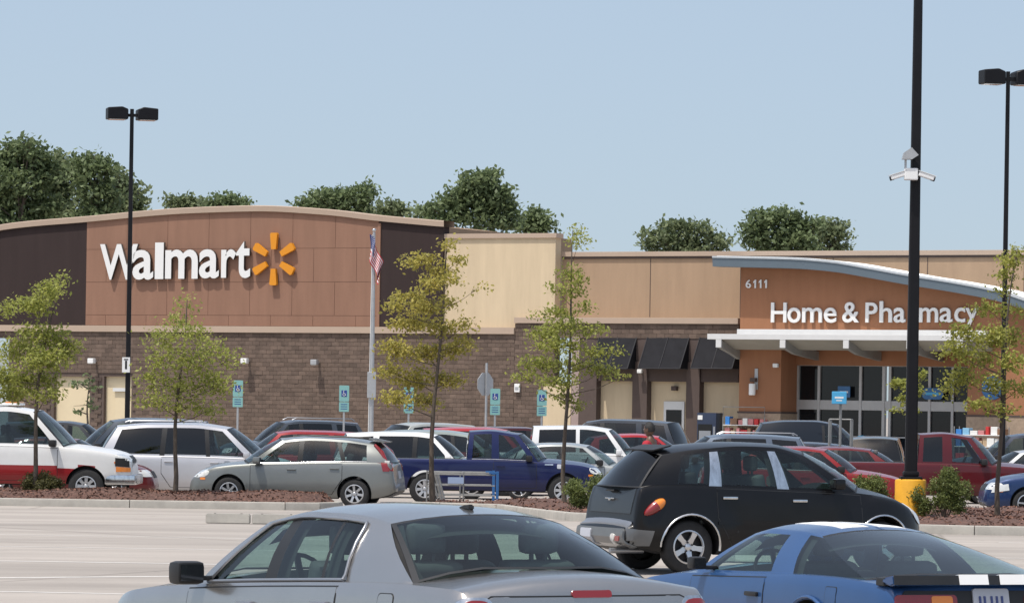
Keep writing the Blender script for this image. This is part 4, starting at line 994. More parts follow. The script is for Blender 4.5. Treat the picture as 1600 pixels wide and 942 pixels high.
for k, (lb, px, Y, cl, mt) in enumerate((
    ('tall dark tree at the far left behind the sign wall', 25, 262, [(28, 238, 22, 16), (58, 240, 18, 16), (8, 258, 26, 20), (62, 266, 30, 20), (30, 290, 42, 22), (0, 300, 30, 22), (15, 330, 40, 20), (60, 322, 38, 22), (20, 355, 45, 18)], LF_B),
    ('dark green tree second from the left edge behind the sign wall', 98, 268, [(88, 258, 16, 12), (108, 278, 22, 14), (84, 285, 18, 14), (95, 306, 34, 18), (116, 330, 34, 18), (90, 345, 34, 14)], LF_B2),
    ('round-topped dark tree third from the left edge', 148, 260, [(136, 254, 16, 11), (152, 268, 22, 14), (142, 292, 26, 16), (160, 316, 30, 16), (140, 336, 30, 12), (165, 262, 10, 8)], LF_B),
    ('sloping dark tree just behind the tall left lamp post', 196, 266, [(184, 284, 16, 11), (202, 302, 18, 13), (190, 326, 28, 14), (216, 320, 11, 10), (178, 306, 12, 14), (212, 336, 16, 10)], LF_B2),
    ('small pale tree peeping over the arched roof', 290, 285, [(292, 320, 16, 7), (276, 321, 7, 7), (305, 322, 9, 7), (290, 336, 20, 8)], LF_B2),
    ('low dome-shaped tree over the arched roof', 350, 290, [(352, 317, 24, 8), (336, 322, 10, 7), (372, 321, 9, 6), (350, 334, 30, 8)], LF_B),
    ('ragged wide tree behind the right half of the arch', 528, 292, [(502, 312, 22, 10), (530, 312, 22, 12), (562, 308, 17, 12), (576, 300, 6, 7), (480, 321, 13, 6), (520, 330, 40, 10), (570, 330, 22, 10), (496, 303, 5, 5), (540, 302, 7, 6)], LF_B),
    ('small tree sinking behind the right end of the arch', 612, 288, [(606, 326, 14, 8), (625, 331, 8, 7), (610, 342, 20, 9)], LF_B2),
    ('large dark tree above the cream wall', 748, 262, [(747, 288, 22, 11), (768, 277, 8, 7), (735, 296, 14, 8), (742, 312, 38, 18), (776, 312, 24, 16), (710, 316, 26, 12), (698, 332, 24, 11), (756, 340, 48, 20), (792, 330, 14, 13), (664, 336, 15, 9), (688, 347, 28, 11), (797, 350, 13, 9), (752, 280, 8, 8), (785, 298, 10, 8)], LF_B),
    ('small pointed tree right of the large dark tree', 838, 268, [(838, 338, 9, 8), (836, 352, 18, 10), (818, 357, 8, 5), (848, 348, 8, 8), (838, 366, 20, 8)], LF_B),
    ('wide low tree over the tan wall left of the pair', 1072, 290, [(1056, 356, 20, 8), (1090, 362, 26, 10), (1030, 371, 26, 9), (1076, 380, 44, 10), (1126, 379, 18, 7), (1012, 380, 12, 7), (1075, 394, 60, 8)], LF_B2),
    ('tall rounded dark tree over the tan wall', 1215, 280, [(1205, 341, 26, 11), (1184, 355, 25, 12), (1234, 350, 26, 11), (1258, 357, 18, 10), (1220, 370, 54, 13), (1172, 374, 14, 10), (1220, 388, 60, 10)], LF_B),
    ('low spreading tree at the right of the tan wall pair', 1288, 292, [(1290, 357, 22, 10), (1274, 371, 32, 11), (1306, 371, 12, 10), (1285, 388, 36, 9)], LF_B2))):
    tree(lb, px, Y, cl + extra(cl, 60 + k), mt, BD, .19, .28, 20 + k, GW, depth=.5, name='woodland_tree', low=.5)
def _unused(): pass
def shrub(label, px, Y, w, h, seed, mt):
    r = random.Random(seed); base = P(px, 700, Y); base.z = zg(Y) + .13; root = empty('shrub', base, 0, label, 'shrub', 'shrubs in the mulch beds'); b = MB(); cl = []
    for k in range(16):
        a = r.uniform(0, 6.28); q = r.random() ** .5; e = Vector((math.cos(a) * q * w / 2, math.sin(a) * q * w / 2.4, h * (1.02 - .5 * q * q) * r.uniform(.8, 1.05)))
        b.tube([(r.uniform(-.05, .05), r.uniform(-.05, .05), -.1), e * .5 + Vector((0, 0, h * .1)), e], [.012, .009, .004], 5)
        cl.append(((e.x * .97, e.y, e.z * .9), .13, .13, .15)); cl.append(((e.x * .7, e.y * .7, e.z * .5), .14, .14, .16))
    b.build('stems', M['bark'], root, 60); o = link('foliage', leaves(cl, (820, 9, 1.7), .026, seed), mt, root); tagp(o, kind='stuff')
shrub('bushy green shrub at the mulch tip left of the black wagon', 928, 79.5, .95, .92, 51, LF_S)
shrub('rounded dark shrub right of the yellow lamp base', 1476, 75.5, 1.08, .98, 52, LF_S)
shrub('low shrub above the black wagon bonnet left of the yellow base', 1362, 77, .9, .82, 53, LF_S)
shrub('sparse shrub by the trunk before the white and red truck', 62, 85.3, .8, .55, 54, leafmat('dry_shrub_leaves', (.13, .12, .04), (.06, .06, .022), .3))

# ------------------------------------------------------------------ lamp posts, flag, small signs
M['yellow'] = mat('worn_yellow_paint', (.72, .36, .02), .65, var=.12, scale=4, bump=.15, bscale=12)
def lamp(label, px_base, py_ref, Y, h, r0, r1, head, hw_, base=False):
    b0 = P(px_base, py_ref, Y); b0.z = zg(Y); root = empty('lamp_post', b0, 0, label, 'lamp post', 'tall black lamp posts')
    z0 = .2
    if base:
        q = MB(); q.lathe([(0, -.3), (.29, -.3), (.29, .86), (.28, .885), (.25, .895), (0, .895)], 40, 'z'); q.build('concrete_base', M['yellow'], root, 40); z0 = .895
        q = MB(); q.box(-.2, .2, -.2, .2, z0, z0 + .05, .008); q.box(-.145, .145, -.145, .145, z0 + .05, z0 + .15, .03); q.build('base_cover', M['polemetal'], root, 40)
    else:
        q = MB(); q.lathe([(0, -.2), (.3, -.2), (.3, z0 + .5), (0, z0 + .52)], 24, 'z'); q.build('concrete_base', M['yellow'], root, 40)
    q = MB(); n = 8; rings = [(r0, z0), (r0 * .5 + r1 * .5, h / 2), (r1, h)]
    q.quads([[Vector((a * math.copysign(1, c) if False else x * rr, y * rr, z)) for x, y in ((-1, -.7), (-.7, -1), (.7, -1), (1, -.7), (1, .7), (.7, 1), (-.7, 1), (-1, .7), (-1, -.7))] for rr, z in rings for a, c in ((1, 1),)])
    q.bm.faces.new([v for v in q.bm.verts][-9:-1]); q.build('pole', M['polemetal'], root, 30)
    for sg in (1, -1):
        q = MB(); q.box(*sorted((sg * r1 * .6, sg * (r1 + .22))), -.05, .05, h - .26, h - .16); q.build('arm', M['polemetal'], root)
        x0, x1 = r1 + .1, r1 + .1 + head; q = MB(); ang = .12 * sg
        q.prism([(sg * x0, h - .36), (sg * x1, h - .36), (sg * x1, h + .02), (sg * (x0 + .2), h + .06), (sg * x0, h - .02)], 'y', -hw_, hw_)
        bmesh.ops.bevel(q.bm, geom=q.bm.edges[:], offset=.025, segments=1, affect='EDGES')
        o = q.build('lamp_head', M['polemetal'], root, 30, None, (0, 0, R(14) * 1)); q = MB(); q.box(*sorted((sg * (x0 + .08), sg * (x1 - .06))), -hw_ + .06, hw_ - .06, h - .375, h - .36); q.build('lens', M['clearlens'], o)
    return root
L1 = lamp('tall black twin lamp post in front of the brown sign wall', 199, 640, 136, (640 - 168 - 9) * 136 / F + 2.2, .085, .06, .68, .3)
L2 = lamp('near thick black lamp post on a yellow concrete base', 1423, 742, 76, 12.5, .112, .07, .7, .3, True)
L3 = lamp('black twin lamp post at the right edge behind the young tree', 1567, 640, 112, (640 - 103 - 12) * 112 / F + 2.56, .075, .052, .62, .26)
pl = P(197, 570, 135.85); t = empty('pole_sign', pl, 0, 'small white notice plate high on the left black lamp post', 'sign'); mb('plate', t, M['white'], (-.13, .13, -.02, 0, -.25, .25), bev=.006); mb('figure_mark', t, M['black'], (-.035, .035, -.024, -.02, -.14, .14), (-.07, .07, -.024, -.02, .16, .2), bev=0)
pl = P(1425, 272, 75.86); t = empty('security_camera', pl, 0, 'cluster of white security cameras clamped to the near lamp post', 'camera')
mb('junction_box', t, M['white'], (-.15, .1, -.14, -.0, -.12, .1), bev=.02); q = MB(); q.prism([(-.2, .26), (-.02, .26), (.1, .34), (-.03, .48), (-.17, .38)], 'y', -.2, -.0); q.build('antenna_panel', M['greymetal'], t)
mb('stem', t, M['greymetal'], (-.15, -.11, -.1, -.06, .08, .28), bev=0)
for sg in (1, -1):
    q = MB(); mx = Matrix.Translation((sg * .26, -.08, -.04)) @ Matrix.Rotation(R(18) * sg, 4, 'Y'); q.box(-.15, .15, -.05, .05, -.045, .045, .02, mx); q.box(-.17, .17, -.06, .06, .045, .055, 0, mx); o = q.build('camera_body', M['white'], t)
    q = MB(); q.box(.13 * sg - .04, .13 * sg + .04, -.045, .045, -.05, .03, .01, mx); q.build('lens', M['black'], o)
# flag pole
fp = P(580, 655, 150); fp.z = zg(150); t = empty('flagpole', fp, 0, 'silver flagpole standing before the block wall', 'flagpole'); hF = (640 - 366) * 150 / F + 2.25
q = MB(); q.tube([(0, 0, 0), (0, 0, hF * .5), (0, 0, hF)], [.095, .08, .05], 14); q.build('pole', M['greymetal'], t, 60)
q = MB(); q.lathe([(0, .12), (.05, .1), (.075, .05), (.05, .0), (0, -.02)], 14, 'z', (0, 0, hF + .02)); q.build('finial', M['chrome'], t, 60)
mb('control_box', t, M['greymetal'], (-.16, .16, -.17, -.06, 2.6, 3.55), bev=.02); q = MB(); q.tube([(-.1, -.07, 1.2), (-.075, -.06, hF * .6), (-.06, -.03, hF - .1)], .012, 5); q.build('halyard', M['white'], t)
FLR, FLW, FLB = mat('flag_red', (.45, .03, .05), .8), mat('flag_white', (.72, .70, .70), .8), mat('flag_blue', (.035, .05, .17), .8)
b = MB(); nu, nv = 39, 24; Lf, Hf = 1.55, .98
def fl(u, v):
    # limp flag: the fly droops, folds gather near the pole
    x = -.16 + .50 * u ** .8 * (1 - .25 * v) + .05 * math.sin(u * 9 + v * 3); z = -v * Hf * (1 - .15 * u) - u * 1.02 + .05 * math.sin(u * 6); y = -.16 + .11 * math.sin(u * 15 + v * 2.5) * (.4 + u)
    return Vector((x, y, z))
Vg = [[b.bm.verts.new(fl(i / nv, j / nu)) for i in range(nv + 1)] for j in range(nu + 1)]
for j in range(nu):
    for i in range(nv):
        f = b.bm.faces.new((Vg[j][i], Vg[j][i + 1], Vg[j + 1][i + 1], Vg[j + 1][i])); st = j // 3
        f.material_index = 2 if (i < nv * .4 and st < 7) else (0 if st % 2 == 0 else 1)
        if f.material_index == 2 and (i % 2 == 1 and j % 3 == 1): f.material_index = 1
o = b.build('flag', [FLR, FLW, FLB], None, 60, fp + Vector((0, 0, hF - .08))); tagp(o, 'limp red white and blue striped flag hanging on the flagpole', 'flag')
# accessible parking signs
M['teal'] = mat('pale_green_sign', (.22, .44, .42), .5); M['navy'] = mat('navy_symbol', (.03, .06, .25), .5)
def symbol(root, z, s):
    b = MB(); b.box(-.075 * s, .075 * s, -.016, -.012, z - .085 * s, z + .085 * s); b.build('blue_square', M['navy'], root)
    b = MB(); ring = [(.035 * s * math.cos(a), -.02, z - .03 * s + .035 * s * math.sin(a)) for a in [R(100 + k * 20) for k in range(14)]]; b.tube(ring, .007 * s, 5)
    b.tube([(-.012 * s, -.02, z + .05 * s), (-.012 * s, -.02, z), (.025 * s, -.02, z - .005 * s), (.045 * s, -.02, z - .055 * s)], .008 * s, 5); b.lathe([(0, -.004), (.013 * s, -.004), (.013 * s, .004), (0, .004)], 10, 'y', (-.012 * s, -.018, z + .068 * s)); b.build('wheelchair_symbol', M['letter'], root)
for px, top, Y, lb in ((372, 593, 126, 'pale green accessible parking sign furthest left beside the full-crowned tree'), (538, 601, 128, 'pale green accessible parking sign left of the flagpole'), (774, 606, 128, 'pale green accessible parking sign beside the octagonal sign back'), (847, 608, 129, 'pale green accessible parking sign by the slender young tree'), (639, 604, 130, 'pale green accessible parking sign half hidden by the yellowish tree')):
    p = P(px, top, Y); hz = p.z - zg(Y); p.z = zg(Y); t = empty('parking_sign', p, 0, lb, 'sign', 'accessible parking signs')
    mb('post', t, M['greymetal'], (-.03, .03, 0, .05, 0, hz - .05), bev=.004); w = .155
    q = MB(); q.prism(rrect(0, hz - .27, w * 2, .5, .03), 'y', -.012, 0); q.build('upper_plate', M['teal'], t); q = MB(); q.prism(rrect(0, hz - .69, w * 2, .3, .02), 'y', -.012, 0); q.build('lower_plate', M['teal'], t)
    symbol(t, hz - .27, 1.15); q = MB()
    for k in range(3): q.box(-.1, .1, -.015, -.012, hz - .62 - k * .07, hz - .6 - k * .07)
    q.build('small_print', M['navy'], t)
p = P(758, 600, 140); hz = p.z - zg(140); p.z = zg(140); t = empty('stop_sign', p, R(48), 'grey back of an octagonal sign on a thin post', 'sign')
mb('post', t, M['greymetal'], (-.03, .03, -.09, -.03, 0, hz + .72), bev=.004); q = MB(); q.prism([(.42 * math.cos(R(22.5 + 45 * k)), hz + .42 * math.sin(R(22.5 + 45 * k))) for k in range(8)], 'y', -.02, 0); q.build('plate', M['greymetal'], t)

# ------------------------------------------------------------------ cart returns, racks, machines
M['rail'] = mat('galvanised_rail', (.24, .24, .235), .45, .4, var=.15, scale=10); M['railblue'] = mat('blue_rail_paint', (.022, .11, .30), .55)
p = P(735, 737, 91); z1 = p.z - zg(91); p.z = zg(91); t = empty('cart_return', p, R(4), 'grey railed cart return with a blue end in front of the blue pickup', 'cart return', 'cart returns')
for z in (.28, .5, .74, z1 - .02): q = MB(); q.tube([(-.9, 0, z), (.55, 0, z)], .013, 8); q.build('side_rail', M['rail'], t, 60); q = MB(); q.tube([(-.9, 1.3, z), (.55, 1.3, z)], .013, 8); q.build('side_rail', M['rail'], t, 60)
for x, y in ((-.9, 0), (-.15, 0), (-.9, 1.3), (-.15, 1.3)): q = MB(); q.tube([(x, y, 0), (x, y, z1)], .016, 8); q.lathe([(0, 0), (.07, 0), (.07, .015), (.03, .02)], 12, 'z', (x, y, 0)); q.build('post', M['rail'], t, 60)
for y in (0, 1.3): q = MB(); q.tube([(-.72, y - .05, .74), (-.55, y - .05, .05)], .03, 8); q.tube([(-.82, y - .05, .6), (-.68, y - .05, .05)], .02, 8); q.build('brace', M['rail'], t, 60)
for y in (0, 1.3): q = MB(); q.box(.575, .635, y - .03, y + .02, .1, z1 + .02, .006); q.box(.42, .575, y - .03, y + .02, z1 - .04, z1 + .01, .004); q.build('blue_end', M['railblue'], t)
q = MB(); q.box(-.5, -.15, -.035, -.025, z1 - .26, z1 - .12); q.build('notice', mat('pale_blue_notice', (.30, .38, .55), .5), t)
p = P(1312, 655, 112); z1 = p.z - zg(112); p.z = zg(112); t = empty('cart_return', p, R(-6), 'tall cart return frame with a blue box sign before the entrance', 'cart return', 'cart returns')
for x, y in ((-.28, 0), (.31, 0), (-.28, 1.6), (.31, 1.6)): q = MB(); q.tube([(x, y, 0), (x, y, z1)], .03, 8); q.build('post', M['rail'], t, 60)
q = MB()
for x in (-.28, .31):
    for z in (.4, .8, 1.2, z1): q = MB(); q.tube([(x, 0, z), (x, 1.6, z)], .018, 8); q.build('side_rail', M['rail'], t, 60)
q = MB(); q.tube([(-.28, 0, z1), (.31, 0, z1)], .022, 8); q.build('top_rail', M['rail'], t, 60)
q = MB(); q.tube([(.02, 0, 0), (.02, 0, z1 + .55)], .04, 10); q.build('sign_post', M['rail'], t, 60)
q = MB(); q.box(-.22, .18, -.12, .12, z1 + .42, z1 + .76, .015); o = q.build('sign_box', M['ltblue'], t); q = MB(); q.box(-.14, .1, -.124, -.12, z1 + .57, z1 + .62); q.box(-.1, .06, -.124, -.12, z1 + .5, z1 + .53); q.build('white_band', M['letter'], o)
def yard(name, label, cat, px, off, group=None):
    u = U(px, off, 660); return empty(name, B0 + TT * u + NN * off + Vector((0, 0, GZ + .14)), -BETA, label, cat, group)
t = yard('ice_cabinet', 'dark blue vending cabinet against the pilaster left of the pillar', 'cabinet', 1104, 1.2)
q = MB(); q.box(-.48, .48, 0, .75, 0, 2.02, .03); q.build('cabinet', mat('navy_cabinet', (.018, .028, .06), .4), t, 40); mb('glass_door', t, M['storeglass'], (-.42, .28, -.02, -.002, .25, 1.5), bev=.005); mb('top_light', t, M['letter'], (-.44, -.2, -.022, -.002, 1.7, 1.9), bev=.005)
mb('grey_shelf_front', t, M['satin'], (-.36, .22, -.03, -.022, .4, .62), (-.36, .22, -.03, -.022, .8, 1.2), bev=0); mb('coin_panel', t, M['satin'], (.34, .44, -.02, -.002, .9, 1.4), bev=.004)
goods = [mat('goods_' + n, c, .6) for n, c in (('red', (.5, .03, .03)), ('blue', (.03, .18, .5)), ('white', (.7, .7, .68)), ('brown', (.22, .12, .07)), ('navy', (.02, .04, .12)), ('pink', (.5, .2, .2)), ('tan', (.42, .30, .19)), ('sky', (.2, .42, .6)))]
def rack(label, px, off, wdt, hts, seed, tophoop=None):
    t = yard('display_rack', label, 'rack', px, off, 'display racks by the store entrance'); r = random.Random(seed); hmax = hts[-1] + .35
    q = MB()
    for x in (-wdt / 2, wdt / 2):
        for y in (0, .6): q.tube([(x, y, 0), (x, y, hmax)], .025, 6)
    if tophoop: q.tube([(-wdt / 2, 0, hmax), (-wdt / 2, 0, tophoop), (wdt / 2, 0, tophoop), (wdt / 2, 0, hmax)], .02, 6)
    q.build('frame', M['rail'], t, 60)
    for h in hts: mb('shelf', t, M['white'], (-wdt / 2, wdt / 2, -.02, .62, h - .03, h), bev=0)
    for h in [.05] + hts:
        x = -wdt / 2 + .06
        while x < wdt / 2 - .2:
            w = r.uniform(.14, .34); g = yard('boxed_goods', '', None, px, off) if False else None
            hh = r.uniform(.16, .4); b = MB(); b.box(x, min(x + w, wdt / 2), .02 + r.uniform(0, .1), .5, h, h + hh, .015); o = b.build('goods', r.choice(goods), t); x += w + r.uniform(.0, .08)
rack('wide rack of mixed goods before the terracotta pillar', 1162, 2.2, 2.05, [.55, 1.05, 1.5], 3, 2.3)
rack('low rack of goods below the round blue sign', 1530, 3.6, 2.3, [.75, 1.25], 8)
t = yard('blue_bin', 'small blue bin in front of the left entrance doors', 'bin', 1350, 1.9); q = MB(); q.lathe([(0, 0), (.22, 0), (.26, 1.05), (.27, 1.1), (0, 1.12)], 20, 'z'); q.build('drum', M['ltblue'], t, 40); q = MB(); q.lathe([(.28, 1.0), (.285, 1.02), (.28, 1.04)], 20, 'z'); q.build('rim_band', M['railblue'], t, 60)
# concrete stops on the lot
for k, (a, c) in enumerate(((322, 391), (394, 470))):
    Y = 70.5; p = P((a + c) / 2, 815, Y); p.z = zg(Y); w = (c - a) * Y / F / 2; t = empty('wheel_stop', p, 0, ('weathered concrete wheel stop left of the grey sedan roof', 'darker concrete wheel stop partly hidden by the grey sedan roof')[k], 'wheel stop', 'concrete wheel stops')
    q = MB(); q.prism([(-.13, 0), (.13, 0), (.1, .17), (-.1, .17)], 'x', -w, w); bmesh.ops.bevel(q.bm, geom=q.bm.edges[:], offset=.015, segments=2, affect='EDGES'); q.build('concrete_block', M['kerb'], t, 40); q = MB()
    for x in (-w * .6, w * .6): q.lathe([(0, .176), (.02, .176), (.02, .165)], 10, 'z', (x, 0, 0))
    q.build('anchor_pin', M['dark'], t)

# ------------------------------------------------------------------ near cars
# silver sedan
D = dict(SEDAN); D.update(L=5.0, W=1.88, H=1.48, tr=.355, rr=.235, axles=(1.62, -1.43), ns=70,
    top=[(-2.5, .55), (-2.47, .72), (-2.43, .98), (-2.38, 1.045), (-2.28, 1.075), (-1.9, 1.10), (-1.72, 1.10), (1.0, 1.04), (1.3, 1.03), (2.0, .95), (2.33, .86), (2.46, .72), (2.5, .5)],
    belt=[(-2.5, .5), (-2.47, .70), (-2.42, .94), (-2.3, 1.0), (-1.6, 1.02), (0, .99), (1.0, .955), (1.8, .91), (2.3, .83), (2.46, .68), (2.5, .46)],
    bot=[(-2.5, .36), (-2.3, .28), (-1.9, .2), (1.9, .2), (2.4, .22), (2.5, .28)],
    hw=[(-2.5, .78), (-2.46, .86), (-2.3, .935), (-1.8, .98), (-1.2, 1), (1.2, 1), (1.9, .98), (2.25, .92), (2.44, .8), (2.5, .66)],
    tubs=[(-1.70, .92, .55)], cols=[(-1.80, -1.12), (-.98, -.90), (-.70, -.66), (-.66, -.63), (-.06, -.10), (.10, .05), (.86, .28), (1.04, .45)], kinds='pgkgkgp',
    railz=[(-1.12, 1.365), (-.7, 1.415), (-.2, 1.43), (.45, 1.36)], railhw=[(-1.12, .64), (-.5, .67), (.45, .66)], crown=.06, bowr=.14, bowrb=.16,
    seats=[(.2, .4, .48, True), (.2, -.4, .48, True), (-.78, .4, .5, True), (-.78, -.4, .5, True)], trim='loop', trimmat=M['satin'], lining=True, shelf=-1.1, gmat={}, grear=M['glass_clear'], gfront=M['glass_clear'],
    dsp=[(-1.0, .0, .35), (.0, 1.02)], nose=.68, tail=.84)
D['gmat'] = {i: M['glass_clear'] for i in range(7)}
c = Car('parked_sedan', 'silver grey sedan seen from behind in the near foreground', 'car', D, paint((.40, .385, .37), .85, .22), 'cars in the near lot'); sed = c
c.doors(D['dsp'], hmat=M['satin']); c.mirrors(.86, 1.03, M['black'], 1.0)
for sg in (1, -1):
    c.decal('taillight', rrect(sg * .75, .81, .17, .24, .05), 'rear', M['redlens'], .012, step=.04); c.decal('taillight_surround', rrect(sg * .75, .81, .21, .28, .06), 'rear', M['chrome'], .006, step=.04)
    c.decal('headlight', rrect(sg * .7, .7, .36, .18, .05), 'front', M['clearlens'], .008)
c.decal('boot_lid', [(-.70, .62), (.70, .62), (.70, .92), (.64, .95), (-.64, .95), (-.70, .92)], 'rear', [c.paint, M['black']], .005, .01)
c.decal('brake_light', rrect(-.02, .965, .27, .04, .015), 'rear', M['redlens'], .012)
c.decal('number_plate', rrect(0, .78, .32, .16, .02), 'rear', M['plate'], .01); c.decal('fuel_flap', rrect(-1.62, .87, .17, .17, .03), 'L', [c.paint, M['black']], .004, .006)
rb = c.roof_bvh(); h = rb.ray_cast(Vector((-.98, 0, 3)), Vector((0, 0, -1))); q = MB(); q.prism([(-.085, 0), (.085, 0), (.05, .018), (-.02, .03), (-.075, .034)], 'y', -.02, .02); bmesh.ops.bevel(q.bm, geom=q.bm.edges[:], offset=.008, segments=2, affect='EDGES'); q.build('roof_antenna', M['black'], c.root, 40, (h[0] - Vector((0, 0, .008))))
c.root.location = (-.76, 26.1, zg(26.1) + .0); c.root.rotation_euler = (0, R(1.2), R(120.5))
# blue coupe
D = dict(SEDAN); D.update(wrap=True, lining=True, shelf=-.9, L=4.88, W=1.85, H=1.27, tr=.325, rr=.21, axles=(1.36, -1.22), ns=70,
    top=[(-2.44, .52), (-2.41, .70), (-2.38, .84), (-2.33, .90), (-2.2, .915), (-1.9, .93), (.72, .93), (1.0, .92), (1.6, .85), (2.15, .74), (2.38, .6), (2.44, .45)],
    belt=[(-2.44, .48), (-2.41, .68), (-2.37, .83), (-2.2, .87), (-1.2, .90), (0, .87), (.8, .85), (1.6, .79), (2.1, .69), (2.38, .55), (2.44, .42)],
    bot=[(-2.44, .36), (-2.3, .28), (-1.8, .2), (1.8, .18), (2.4, .2), (2.44, .26)],
    hw=[(-2.44, .84), (-2.4, .9), (-2.2, .95), (-1.4, .99), (-1, 1), (.8, .985), (1.6, .98), (2.0, .93), (2.38, .82), (2.44, .74)],
    tubs=[(-1.86, .66, .5)], cols=[(-1.93, -.70), (-.80, -.56), (-.42, -.30), (.78, .28), (.92, .40)], kinds='gpgp',
    railz=[(-.70, 1.185), (-.4, 1.215), (.05, 1.22), (.40, 1.175)], railhw=[(-.7, .56), (-.3, .60), (.40, .58)], crown=.055, bowr=.04, bowrb=.16, bowb=.34, bowt=.14,
    seats=[(-.1, .36, .34, True), (-.1, -.36, .34, True)], gmat={0: M['glass_clear'], 2: M['glass_clear']}, grear=M['glass_clear'], gfront=M['glass_clear'], dsp=[(-.46, .84)], nose=.6, tail=.72)
BL = paint((.026, .078, .205), .3, .4)
c = Car('parked_coupe', 'blue sports coupe with twin white stripes at the lower right', 'car', D, BL, 'cars in the near lot'); cou = c
c.doors(D['dsp'], hmat=M['black'], hz=.72); c.mirrors(.62, .93, M['black'], .68)
rb = c.roof_bvh()
for sg in (1, -1):
    s0, s1 = (.05, .29) if sg > 0 else (-.29, -.05)
    c.decal('roof_stripe', [(-.60, s0), (.18, s0), (.18, s1), (-.60, s1)], 'top', M['white'], .004, target=rb, skirt=.003)
    c.decal('deck_stripe', [(-2.27, s0), (-2.11, s0), (-2.11, s1), (-2.27, s1)], 'top', M['white'], .004, skirt=.003)
    c.decal('bonnet_stripe', [(1.1, s0), (2.1, s0), (2.1, s1), (1.1, s1)], 'top', M['white'], .004, skirt=.003)
    c.decal('taillight', rrect(sg * .55, .72, .52, .15, .03), 'rear', M['redlens'], .012); c.decal('turn_lamp', rrect(sg * .42, .72, .18, .13, .02), 'rear', M['amber'], .016)
    c.decal('headlight', rrect(sg * .66, .62, .34, .13, .03), 'front', M['clearlens'], .008)
c.decal('rear_panel', rrect(0, .72, 1.5, .21, .04), 'rear', M['black'], .007)
q = MB(); q.prism([(-2.462, .875), (-2.40, .86), (-2.26, .885), (-2.29, .92), (-2.44, .945)], 'y', -.86, .86); bmesh.ops.bevel(q.bm, geom=q.bm.edges[:], offset=.012, segments=2, affect='EDGES')
sp = q.build('spoiler', [BL], c.root, 40)
for sg in (1, -1):
    q = MB(); s0, s1 = (.05, .30) if sg > 0 else (-.30, -.05); q.prism([(-2.467, .875), (-2.444, .950), (-2.285, .925), (-2.29, .919), (-2.443, .944), (-2.461, .875)], 'y', s0, s1); q.build('spoiler_stripe', M['white'], sp)
    q = MB(); q.box(-2.3, -2.18, sg * .80 - .06, sg * .80 + .06, .86, .92, .01); q.build('spoiler_foot', M['black'], sp)
q = MB(); q.prism([(-2.464, .874), (-2.4435, .9435), (-2.439, .9435), (-2.456, .874)], 'y', -.855, .855); q.build('spoiler_lip', M['black'], sp)
pl_ = c.decal('number_plate', rrect(0, .76, .31, .155, .02), 'rear', M['plate'], .022)
for yy in (-.09, -.045, .0, .06, .1): c.decal('plate_mark', rrect(yy, .745, .016, .07, .004, 2), 'rear', M['platetxt'], .03)
c.decal('fuel_flap', rrect(-1.55, .74, .16, .16, .02), 'L', [c.paint, M['black']], .004, .006)
for sg in (1, -1):
    q = MB(); q.tube([(-.98 - .0, sg * .86, .80)] * 1 + [(-1.22 + .40 * math.cos(R(a)), sg * (c.hw(-1.22) + .002), .335 + .40 * math.sin(R(a))) for a in range(10, 175, 12)], .018, 6); q.build('arch_lip', BL, c.root, 60)
c.root.location = (2.64, 32.97, zg(32.97) + .06); c.root.rotation_euler = (0, R(.3), R(114))
# black wagon
def bul(x, z):
    r = 0.
    for xc, amp, wz in ((-1.24, .06, .62), (1.36, .075, .62)):
        dx = (x - xc) / .62; dz = (z - .45) / .45; q = dx * dx + dz * dz * .8
        if q < 1: r += amp * (1 - q) ** .7
    return r
D = dict(SEDAN); D.update(wstyle='wide', lining=True, shelf=-1.3, L=4.29, W=1.62, H=1.60, tr=.325, rr=.205, axles=(1.29, -1.32), ns=80, bulge=bul, ar=.375,
    top=[(-2.145, .44), (-2.135, .56), (-2.10, .59), (-2.04, .615), (-2.02, .78), (-1.985, .95), (-1.94, 1.06), (-1.86, 1.10), (.9, 1.10), (1.15, 1.07), (1.6, .98), (1.9, .88), (2.05, .76), (2.12, .6), (2.145, .44)],
    belt=[(-2.145, .42), (-2.135, .54), (-2.10, .57), (-2.04, .60), (-2.015, .76), (-1.98, .92), (-1.93, 1.03), (-1.6, 1.07), (0, 1.03), (.85, 1.0), (1.5, .92), (1.85, .80), (2.05, .68), (2.12, .54), (2.145, .42)],
    bot=[(-2.145, .36), (-2.0, .32), (-1.7, .24), (1.7, .22), (2.05, .24), (2.145, .3)],
    hw=[(-2.145, .86), (-2.12, .9), (-2.03, .93), (-1.95, .93), (-1.6, .98), (-1.0, 1), (.6, 1), (1.2, .97), (1.7, .88), (2.0, .74), (2.1, .6), (2.145, .5)],
    tubs=[(-1.84, .82, .6)], cols=[(-1.93, -1.56), (-1.46, -1.32), (-1.04, -.96), (-.87, -.86), (-.12, -.20), (.04, -.10), (.78, .12), (.96, .30)], kinds='pgcgcgp',
    railz=[(-1.56, 1.43), (-1.1, 1.50), (-.5, 1.545), (-.1, 1.535), (.30, 1.45)], railhw=[(-1.56, .60), (-.6, .66), (.3, .64)], crown=.05, bowr=.10, bowrb=.12, bowb=.26, bowt=.16,
    gmat={1: M['glass'], 3: M['glass_clear'], 5: M['glass_clear']}, gfront=M['glass_clear'], grear=M['glass_dark'], seats=[(.1, .34, .56, True), (.1, -.34, .56, True), (-.82, .34, .58, True), (-.82, -.34, .58, True)],
    dsp=[(-.96, -.02, .34), (-.02, .98)], nose=.7, tail=.9)
BK = mat('black_car_paint', (.004, .004, .005), .35, 0, .35, var=.2, scale=3, spec=.2)
